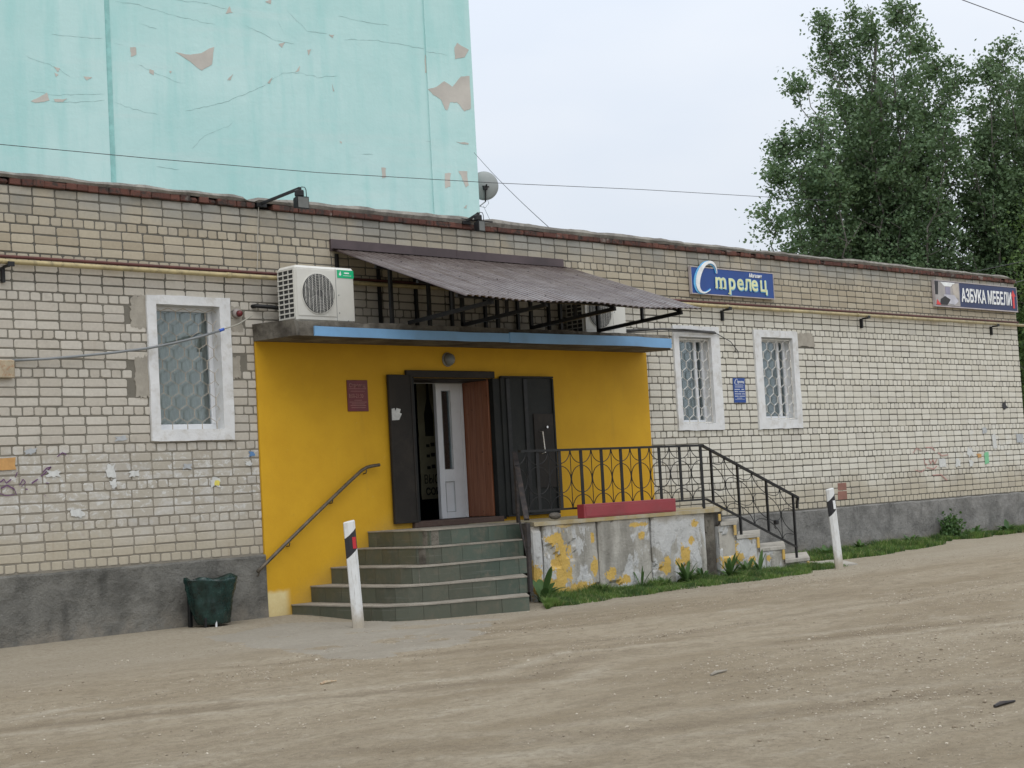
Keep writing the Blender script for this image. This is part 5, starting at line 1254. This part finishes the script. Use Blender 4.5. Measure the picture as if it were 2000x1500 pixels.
tag(part('grass', blades(gx[okm], gy[okm], .04 + .2 * np.clip(fbm(gx, gy, 3.5, 3, 87)[okm] - .35, 0, 1) * (1.3 - f[okm]), .007, MGRASS, 'grass', 1.1)), 'short bright grass strip along the foot of the porch wall', 'grass', kind='stuff')
e2 = edge_line([(1650, 1090), (1720, 1082), (1800, 1070), (1880, 1057), (1950, 1047), (2010, 1040)], -.02)
n = 60000; gx = rs.uniform(12.4, 24, n); o1 = np.argsort(e2[:, 0]); yb = np.interp(gx, e2[o1, 0], e2[o1, 1]); yb = np.clip(yb, -2.6, -.3); yt = np.where(gx > XR, 0.25, -.06); f = rs.rand(n) ** .8; gy = yt + (yb - yt) * f
okm = (fbm(gx, gy, 1.6, 3, 83) + (1 - f) * .35 > .46)
tag(part('grass', blades(gx[okm], gy[okm], .06 + .2 * np.clip(fbm(gx, gy, 2.5, 3, 88)[okm] - .4, 0, 1), .010, MGRASS, 'grass', .9)), 'uneven grass strip along the grey plinth right of the side stairs', 'grass', kind='stuff')

def weed(name, label, loc, n_, L, W, up=.7, seed=0, mat=None, cat='plant', group=None):
    r = random.Random(seed); t = thing(name, label, cat, loc, group); lx, ly, lz = loc
    for k in range(n_):
        a = r.uniform(0, 2 * math.pi); l = L * r.uniform(.55, 1.15); w = W * r.uniform(.7, 1.2); rise = up * r.uniform(.6, 1.2); V_ = []; m_ = 7
        dx, dy = math.cos(a), math.sin(a)
        for i in range(m_ + 1):
            s_ = i / m_; out = l * s_ * (1 - rise * .55); h = l * (rise * s_ * 1.15 - .55 * s_ * s_ * (1.1 - rise * .5)); ww = w * (math.sin(math.pi * min(1, s_ * .93 + .06)) ** .7) * .5 + .001
            for sd_ in (-1, 0, 1): V_.append((lx + dx * out - dy * ww * sd_, ly + dy * out + dx * ww * sd_, lz + max(h, .0) + (0 if sd_ == 0 else .25 * ww)))
        F_ = [(i * 3 + j, i * 3 + j + 1, i * 3 + 4 + j, i * 3 + 3 + j) for i in range(m_) for j in (0, 1)]
        me = np_mesh('leaf', V_, F_, mat or MDOCK, np.full(len(V_), r.random()), True); part('leaf', me, None, t)
    return t
def wl_(u, v, y=None, z=-.03):
    p = at_z(u, v, z) if y is None else at_y(u, v, y); return (p[0], p[1], float(gz(p[0], p[1])))
for i, (u, v, y, n_, L, W, up_, lb) in enumerate([
    (1060, 1152, -1.80, 7, .34, .085, .95, 'broad leaved weed by the rusty post, leftmost against the porch wall'),
    (1092, 1158, -1.78, 10, .16, .03, .8, 'small spiky weed just right of the leftmost broad leaved weed'),
    (1172, 1143, -1.75, 26, .17, .035, .7, 'low bushy weed clump at the first wall joint'),
    (1252, 1132, -1.70, 3, .27, .022, 1.2, 'weed with two upright blades below the middle of the red box'),
    (1340, 1118, -1.72, 30, .24, .04, .9, 'dense dandelion clump below the right part of the porch wall'),
    (1300, 1126, -1.74, 16, .16, .03, .8, 'small weed clump left of the dense dandelion clump'),
    (1372, 1114, -1.74, 18, .2, .035, .9, 'leafy weed clump under the rubbly wall seam'),
    (1425, 1108, -1.72, 12, .33, .05, .95, 'tall long leaved weed before the upper side stair'),
    (1458, 1104, -1.74, 22, .25, .04, .85, 'bushy weed clump before the middle side stair'),
    (1482, 1100, -1.76, 9, .26, .045, .95, 'upright leafy weed nearest the lower side stairs'),
    (1612, 1083, -.60, 26, .22, .05, .7, 'leafy weed at the plinth behind the right marker post, left one'),
    (1680, 1075, -.25, 26, .2, .05, .7, 'leafy weed at the plinth just right of the marker post'),
    (1780, 1062, -.25, 22, .2, .05, .7, 'low weed tuft at the middle of the right plinth'),
    (1905, 1040, -.3, 28, .26, .06, .7, 'wide weed tuft at the plinth right of the small bush'),
    (1965, 1030, -.3, 30, .28, .06, .7, 'weed tuft at the far end of the plinth')]):
    weed('weed', lb, wl_(u, v, y), int(n_ * 1.4), L * 1.35, W * 1.1, up_, i + 3)
bush = thing('bush', 'small dark leafy bush against the right plinth', 'bush', (0, 0, 0)); bp = at_y(1862, 1050, -.22); bush.location = (bp[0], bp[1], 0); BASE[bush.name] = Vector((bp[0], bp[1], 0))
def leafcloud(C_, size, mat, name, jr=.0, flat_=.0):
    C_ = np.asarray(C_); n_ = len(C_); q_ = rs.normal(size=(n_, 3)) * .75; q_[:, 2] += flat_; q_ /= np.linalg.norm(q_, axis=1)[:, None]
    h_ = rs.normal(size=(n_, 3)); a_ = np.cross(q_, h_); a_ /= np.linalg.norm(a_, axis=1)[:, None] + 1e-9; b_ = np.cross(q_, a_)
    s_ = size * rs.uniform(.6, 1.35, n_)[:, None]
    V_ = np.stack([C_ - a_ * s_ * .5, C_ + b_ * s_ * .36 + q_ * s_ * .06, C_ + a_ * s_ * .5, C_ - b_ * s_ * .36 + q_ * s_ * .06], 1).reshape(-1, 3)
    return np_mesh(name, V_, np.arange(n_ * 4).reshape(-1, 4), mat, np.repeat(np.clip(rs.normal(.5, .25, n_), 0, 1), 4))
q3 = rs.normal(size=(900, 3)) * np.array([.12, .07, .12]) + np.array([bp[0], bp[1] + .02, .16]); q3[:, 2] = np.abs(q3[:, 2]); q3[:, 1] = np.minimum(q3[:, 1], -.06)
part('foliage', leafcloud(q3, .06, MDOCK, 'foliage'), None, bush)
b = B()
for k in range(6): b.tube([(bp[0], bp[1], -.02), (bp[0] + random.uniform(-.15, .15), bp[1] + random.uniform(-.05, .05), .28)], .006, 5)
part('stem', b, MBARK, bush)

# ------------------------------------------------------------------ teal apartment block behind
TC = np.array([17.97, 11.72, 0]); ang = math.radians(22); TL = np.array([-math.cos(ang), math.sin(ang), 0]); TB = np.array([math.sin(ang), math.cos(ang), 0])
tn = np.array([-math.sin(ang), -math.cos(ang), 0])
tb = thing('teal_building', 'tall blank teal apartment block with peeling render behind the shop', 'building', tuple(TC))
def tpt(s_, d_, z_): p = TC + TL * s_ + tn * d_; return (p[0], p[1], z_)
def tbox(b, s0, s1, d0, d1, z0, z1): b.hexa([tpt(s0, d0, z0), tpt(s1, d0, z0), tpt(s1, d1, z0), tpt(s0, d1, z0), tpt(s0, d0, z1), tpt(s1, d0, z1), tpt(s1, d1, z1), tpt(s0, d1, z1)])
def tuv(u, v, d_=0.):
    p = at_plane(u, v, TC + tn * d_, tn); return float((p - TC) @ TL), float(p[2])
sg, _ = tuv(216, 200); sp, _ = tuv(836, 200)
b = B(); tbox(b, 0, 30, -14, 0, -.2, 17); part('wall', b, MTEAL, tb)
b = B(); tbox(b, .0, sp, .001, .05, 0, 17); part('corner_pilaster', b, MTEAL, tb)
b = B(); tbox(b, sg + .06, 30, .001, .035, 0, 17); part('render_panel', b, MTEAL, tb)
b = B(); tbox(b, sg - .05, sg + .06, .001, .012, 0, 17); part('groove', b, MGROOVE, tb)
b = B(); tbox(b, -.1, 30.1, -14.1, .1, 17, 17.25); part('roof', b, MCAP, tb)
def tpoly(px, name, mat, j=0., thick=.004):
    P_ = []
    for i, (u, v) in enumerate(px):
        u2, v2 = px[(i + 1) % len(px)]; 
        for k in range(3):
            t = k / 3; uu, vv_ = u + (u2 - u) * t, v + (v2 - v) * t; P_.append((uu + (random.uniform(-j, j) if k or True else 0), vv_ + random.uniform(-j, j)))
    s_m = tuv(*px[0])[0]; d_ = .052 if s_m < sp else (.037 if s_m > sg + .06 else .002)
    Q_ = [tuv(u, v, d_) for u, v in P_]; n_ = len(Q_); b = B(); b.add([tpt(s_, d_, z_) for s_, z_ in Q_] + [tpt(s_, d_ + thick, z_) for s_, z_ in Q_], [tuple(range(n_))[::-1], tuple(range(n_, 2 * n_))] + [(i, (i + 1) % n_, n_ + (i + 1) % n_, n_ + i) for i in range(n_)])
    return part(name, b, mat, tb)
for px in [[(342, 102), (372, 107), (393, 103), (418, 91), (414, 125), (394, 138), (372, 121)], [(254, 93), (266, 92), (267, 107), (256, 111)], [(292, 135), (301, 137), (300, 147), (291, 142)],
           [(888, 92), (893, 84), (916, 97), (908, 112), (888, 115)], [(836, 174), (852, 170), (868, 158), (884, 170), (900, 150), (917, 148), (920, 212), (908, 217), (892, 200), (878, 200), (874, 215), (868, 213), (862, 195), (846, 185)],
           [(544, 86), (556, 83), (551, 93)], [(600, 97), (608, 97), (603, 109)], [(643, 68), (652, 68), (650, 75)], [(60, 198), (78, 189), (92, 180), (96, 196), (80, 200), (68, 200)], [(105, 194), (132, 193), (122, 199), (108, 199)],
           [(104, 130), (118, 134), (112, 140)], [(163, 149), (180, 151), (170, 157)], [(745, 327), (753, 328), (754, 346), (747, 348)], [(869, 338), (880, 338), (879, 364), (870, 368)], [(895, 334), (912, 334), (915, 362), (909, 366), (903, 348)],
           [(443, 157), (456, 144), (450, 156)], [(576, 142), (586, 128), (584, 138)], [(522, 162), (532, 151), (528, 163)], [(649, 164), (653, 178), (650, 178)], [(440, 26), (448, 12), (452, 22), (455, 25)], [(518, 3), (530, 0), (528, 8)], [(906, 405), (912, 400), (911, 408)], [(830, 107), (833, 107), (834, 142), (830, 142)], [(107, 142), (114, 146), (109, 150)], [(663, 276), (668, 277), (666, 281)], [(891, 277), (915, 279), (914, 283), (900, 281)], [(331, 138), (335, 140), (333, 143)]]:
    tpoly(px, 'bare_patch', MPATCH, .8)
def crackline(px, w=.9):
    P_ = []
    for (u, v), (u2, v2) in zip(px[:-1], px[1:]):
        m_ = max(2, int(math.hypot(u2 - u, v2 - v) / 7))
        for k in range(m_): t = k / m_; P_.append((u + (u2 - u) * t + random.uniform(-1, 1), v + (v2 - v) * t + random.uniform(-1.3, 1.3)))
    P_.append(px[-1]); s_m = tuv(*px[0])[0]; d_ = .051 if s_m < sp else (.036 if s_m > sg + .06 else .0015); b = B(); Q_ = [Vector(tpt(*[*tuv(u, v, d_)][:1], d_ + .002, tuv(u, v, d_)[1])) for u, v in P_]
    V_ = []
    for i, p_ in enumerate(Q_):
        ww = w * .0045 * random.uniform(.3, 1.3) * (0.2 if i in (0, len(Q_) - 1) else 1); V_ += [(p_.x, p_.y, p_.z - ww), (p_.x, p_.y, p_.z + ww)]
    b.add(V_, [(2 * i, 2 * i + 2, 2 * i + 3, 2 * i + 1) for i in range(len(Q_) - 1)]); part('crack', b, MCRACK, tb)
for px in [[(225, 2), (270, 9), (340, 30), (420, 48)], [(340, 0), (400, 6), (445, 18)], [(52, 110), (110, 132), (140, 152)], [(57, 177), (110, 186), (160, 184), (205, 184)], [(100, 199), (150, 200), (205, 196)], [(222, 200), (260, 213), (308, 224)], [(100, 68), (160, 73), (200, 75)], [(222, 84), (240, 88)], [(270, 125), (300, 142), (345, 160), (362, 162)], [(523, 162), (550, 143), (585, 142), (620, 151), (660, 148)],
           [(375, 290), (400, 265), (445, 247), (456, 237)], [(360, 218), (440, 200), (520, 165)], [(670, 77), (730, 78), (790, 88), (830, 96)], [(830, 277), (915, 280)], [(705, 300), (730, 302)], [(305, 325), (350, 331)], [(480, 50), (540, 80), (575, 86)], [(542, 42), (556, 66)], [(270, 46), (308, 57)], [(832, 100), (875, 108)], [(660, 30), (700, 40), (760, 50)], [(560, 20), (600, 60), (640, 66)]]:
    crackline(px)
# satellite dish on the far corner
dsh = thing('satellite_dish', 'round grey satellite dish seen from behind at the corner of the teal block', 'satellite dish', tuple(at_depth(947, 363, 38.6)))
dc = at_depth(946, 363, 38.6); dv = Vector((CAM[0] - dc[0], CAM[1] - dc[1], (CAM[2] - dc[2]) * .3)).normalized(); dv = (dv + Vector((.25, 0, .0))).normalized()
rq = dv.to_track_quat('Z', 'Y').to_matrix().to_4x4(); TM = Matrix.Translation(dc) @ rq
def tr_b(b, M_): b.v = [tuple(M_ @ Vector(p_)) for p_ in b.v]; return b
b = B(); prof_ = [(.01, .075), (.10, .07), (.2, .052), (.28, .027), (.34, 0.), (.345, -.008), (.335, -.008), (.27, .012), (.15, .045), (.01, .058)]; b.lathe(prof_, (0, 0, 0), 40); part('reflector', tr_b(b, TM), MDISH, dsh, True)
b = B(); b.box(-.05, .05, -.11, -.02, .07, .13, .01); b.bar((-.07, -.02, .10), (.09, -.04, .12), .03, .03); b.bar((0, -.08, .10), (.03, .02, .14), .03, .03); b.bar((0, -.05, .11), (0, -.38, .06), .03, .03); part('mount', tr_b(b, TM), MBLK, dsh)
b = B(); b.tube([tuple(TM @ Vector((0, -.38, .06))), tuple(TM @ Vector((-.16, -.5, .0))), tuple(TM @ Vector((-.55, -.42, -.2)))], .014, 6); b.tube([tuple(TM @ Vector((.05, -.32, .05))), tuple(TM @ Vector((.08, -.42, .05))), tuple(TM @ Vector((0, -.52, .02))), tuple(TM @ Vector((-.2, -.45, -.1)))], .006, 5); part('arm', b, MGREY, dsh, True)

# overhead wires
def wire(pts, r, label, sagz=0.):
    r *= .7
    P_ = []; 
    for (a_, c_) in zip(pts[:-1], pts[1:]):
        for k in range(12): t = k / 12; q_ = np.array(a_) * (1 - t) + np.array(c_) * t; q_[2] -= sagz * 4 * t * (1 - t); P_.append(q_)
    P_.append(pts[-1]); b = B(); b.tube(P_, r, 5, True); tag(part('overhead_wire', b, MWIRE, smooth=True), label, 'wire')
y_w = 2.5
wire([at_y(-1100, 205, y_w), at_y(-260, 264, y_w), at_y(0, 282, y_w), at_y(300, 310, y_w), at_y(620, 337, y_w), at_y(960, 357, y_w), at_y(1250, 370, y_w), at_y(1620, 392, y_w)], .007, 'long dark overhead wire crossing in front of the teal block')
wire([at_depth(926, 298, 37.8), at_y(1072, 444, 1.5)], .008, 'thin wire slanting from the teal block down to the roof edge', .05)
wire([at_depth(944, 402, 38.5), at_y(957, 430, 4)], .006, 'short thin wire hanging from the satellite dish')
wire([at_depth(1860, -12, 30), at_depth(1880, 0, 30), at_depth(2005, 46, 30), at_depth(2100, 80, 30)], .012, 'wire across the top right corner of the sky')
wire([at_y(1978, 553, .2), at_depth(2010, 545, 40), at_depth(2100, 520, 60)], .012, 'wire leaving the far corner of the roof')
wire([at_y(1905, 530, 4), at_depth(2010, 508, 40), at_depth(2100, 485, 60)], .012, 'upper wire behind the far corner of the roof')

# ------------------------------------------------------------------ trees
def tree(name, label, base_uv, D, tips, nleaf, seed, mat=MLEAF, lsize=.10, trunk_r=.2, ztop=None, zfork=2.5, spread=.5, group='trees behind the shop', depth_j=2.6, lay=1.):
    r = random.Random(seed); R_ = np.random.RandomState(seed)
    base = at_depth(*base_uv, D); base[2] = -.1; t = thing(name, label, 'tree', tuple(base), group)
    tipsP = []
    for (u, v) in tips:
        p = at_depth(u, v, D + r.uniform(-depth_j, depth_j)); tipsP.append(p)
    top = max(tipsP, key=lambda p: p[2]); wood = B(); cent = []; wts = []
    tr_top = np.array([base[0] * .5 + top[0] * .5, base[1] * .5 + top[1] * .5, top[2] * .92])
    tk = []
    for k in range(13):
        s_ = k / 12; q_ = base * (1 - s_) + tr_top * s_; q_ = q_ + np.array([r.uniform(-.15, .15), r.uniform(-.15, .15), 0]) * (0 if k == 0 else 1); tk.append(q_)
    wood.tube(tk, [trunk_r * (1 - s_ / 13) ** .9 + .02 for s_ in range(13)], 9)
    segs = []
    def limb(a_, c_, r0, lvl):
        L = np.linalg.norm(c_ - a_); n_ = max(4, int(L / .5)); pts_ = []
        for k in range(n_ + 1):
            s_ = k / n_; q_ = a_ * (1 - s_) + c_ * s_; q_ = q_ + np.array([0, 0, -1]) * math.sin(math.pi * s_) * L * (.10 if lvl == 0 else .04) + R_.normal(size=3) * .05 * L / 3 * (0 < k < n_)
            pts_.append(q_)
        wood.tube(pts_, [max(.008, r0 * (1 - .85 * k / n_)) for k in range(n_ + 1)], 5 if lvl else 6, False)
        for k in range(n_ + 1): segs.append((pts_[k], k / n_, lvl, L))
        return pts_
    for tip in tipsP:
        h0 = max(zfork, tip[2] - r.uniform(2.5, 5.5)) * r.uniform(.55, .8); s_ = min(.95, h0 / tr_top[2]); a_ = base * (1 - s_) + tr_top * s_
        main = limb(a_, tip, .07, 0); L0 = np.linalg.norm(tip - a_); ax = (tip - a_) / L0
        for k in range(int(9 + L0 * 3.2)):
            f_ = r.uniform(.12, 1.0); i_ = f_ * (len(main) - 1); i0_ = int(i_); p0_ = main[i0_] if i0_ == len(main) - 1 else main[i0_] * (1 - i_ + i0_) + main[i0_ + 1] * (i_ - i0_)
            dr = R_.normal(size=3); dr -= ax * (dr @ ax); dr /= np.linalg.norm(dr); l_ = (1 - f_) ** .7 * spread * 2.6 * r.uniform(.45, 1.15) + .28
            dr = dr + ax * r.uniform(.3, .9) + np.array([0, 0, .1]); dr /= np.linalg.norm(dr)
            limb(p0_, p0_ + dr * l_, .018, 1)
    part('trunk', wood, MBARK, t, True)
    C0 = np.array([s_[0] for s_ in segs]); w_ = np.array([(1. if s_[2] == 1 else .35 + .6 * (s_[1] > .5)) * (.4 + s_[1]) for s_ in segs]); w_ = w_ / w_.sum()
    # clumps: each twig node holds a small cluster of leaves
    ncl = nleaf // 28; ids = R_.choice(len(C0), ncl, p=w_); cl = C0[ids] + R_.normal(size=(ncl, 3)) * .12
    P_ = np.repeat(cl, 28, 0) + R_.normal(size=(ncl * 28, 3)) * np.array([.17, .17, .13]) * np.repeat(R_.uniform(.6, 1.3, (ncl, 1)), 28, 0) * lay
    part('crown', leafcloud(P_, lsize, mat, 'crown', 0, .65), None, t)
    return t
tips1 = [(1606, 38), (1625, 90), (1660, 32), (1694, 8), (1690, 60), (1728, 95), (1760, 2), (1775, 60), (1808, 60), (1828, 110), (1866, 128), (1575, 160), (1600, 190), (1560, 172), (1640, 150), (1855, 180), (1850, 235), (1525, 262), (1550, 240), (1508, 312), (1510, 330), (1488, 415), (1535, 485), (1560, 330), (1880, 260), (1560, 440),
         (1600, 300), (1650, 260), (1700, 200), (1750, 180), (1800, 230), (1700, 330), (1780, 330), (1840, 320), (1620, 420), (1680, 450), (1760, 440), (1830, 430), (1880, 380), (1880, 470), (1600, 500), (1660, 520), (1720, 540), (1790, 530), (1850, 530)]
tree('birch_tree', 'tallest broad green tree with several spires behind the roof', (1765, 930), 50, tips1, 125000, 5, lsize=.12)
tips2 = [(1968, 88), (1990, 130), (1930, 118), (2010, 100), (1925, 165), (2030, 150), (1910, 205), (1890, 212), (1955, 200), (2000, 230), (2050, 250), (1925, 270), (1960, 300), (2010, 330), (1905, 330), (2080, 360), (1940, 380), (1990, 400), (1920, 450), (1970, 470), (2030, 450), (2090, 480), (1950, 530), (2000, 540), (1900, 500), (2050, 560)]
tree('birch_tree', 'green tree cut by the right picture edge, lower than the tallest one', (1985, 930), 52, tips2, 90000, 8, lsize=.12)
tips3 = [(1620, 520), (1680, 500), (1750, 505), (1820, 510), (1870, 530), (1920, 520), (1980, 540), (2020, 560), (1700, 540), (1780, 540), (1860, 560), (1940, 560), (1975, 620), (2020, 640), (2060, 600), (1990, 700), (2030, 740), (2080, 700), (2000, 790), (2050, 820)]
tree('bushy_tree', 'low bushy tree filling the gap beneath the tall trees', (1960, 950), 58, tips3, 60000, 12, mat=MLEAF, lsize=.13, zfork=1., spread=1.0, lay=1.6)
tree('birch_tree', 'green tree standing right of the picture edge, seen past the shop corner', (2110, 930), 47, [(2030, 420), (2060, 300), (2100, 200), (2150, 260), (2200, 400), (2060, 520), (2020, 600), (2005, 680), (2030, 760), (2120, 600), (2160, 700), (2080, 820), (2015, 850)], 42000, 15, mat=MLEAF2, lsize=.12, zfork=1., spread=.9, lay=1.3)

# bits of wood on the ground
for u, v, L, a, lb in ((1404, 1318, .22, .15, 'pale splinter of wood lying on the dirt in the right foreground'), (642, 1337, .16, .1, 'small brown wood chip on the dirt below the marker post'), (1962, 1369, .2, -.1, 'dark piece of rubber lying on the dirt at the right edge')):
    p = at_z(u, v, -.05); z_ = float(gz(p[0], p[1])) + .008; b = B(); q0 = Vector((p[0] - L / 2 * math.cos(a), p[1] - L / 2 * math.sin(a), z_)); q1 = Vector((p[0] + L / 2 * math.cos(a), p[1] + L / 2 * math.sin(a), z_ + .006))
    b.tube([q0, q0 * .6 + q1 * .4 + Vector((0, .01, .004)), q1], [.009, .014, .006], 6); tag(part(('wood_splinter', 'wood_chip', 'rubber_strip')[(u > 1900) * 2 + (u < 700)], b, (MTREAD, MRUST, MRAIL)[(u > 1900) * 2 + (u < 700)]), lb, ('wood', 'wood', 'rubber')[(u > 1900) * 2 + (u < 700)])
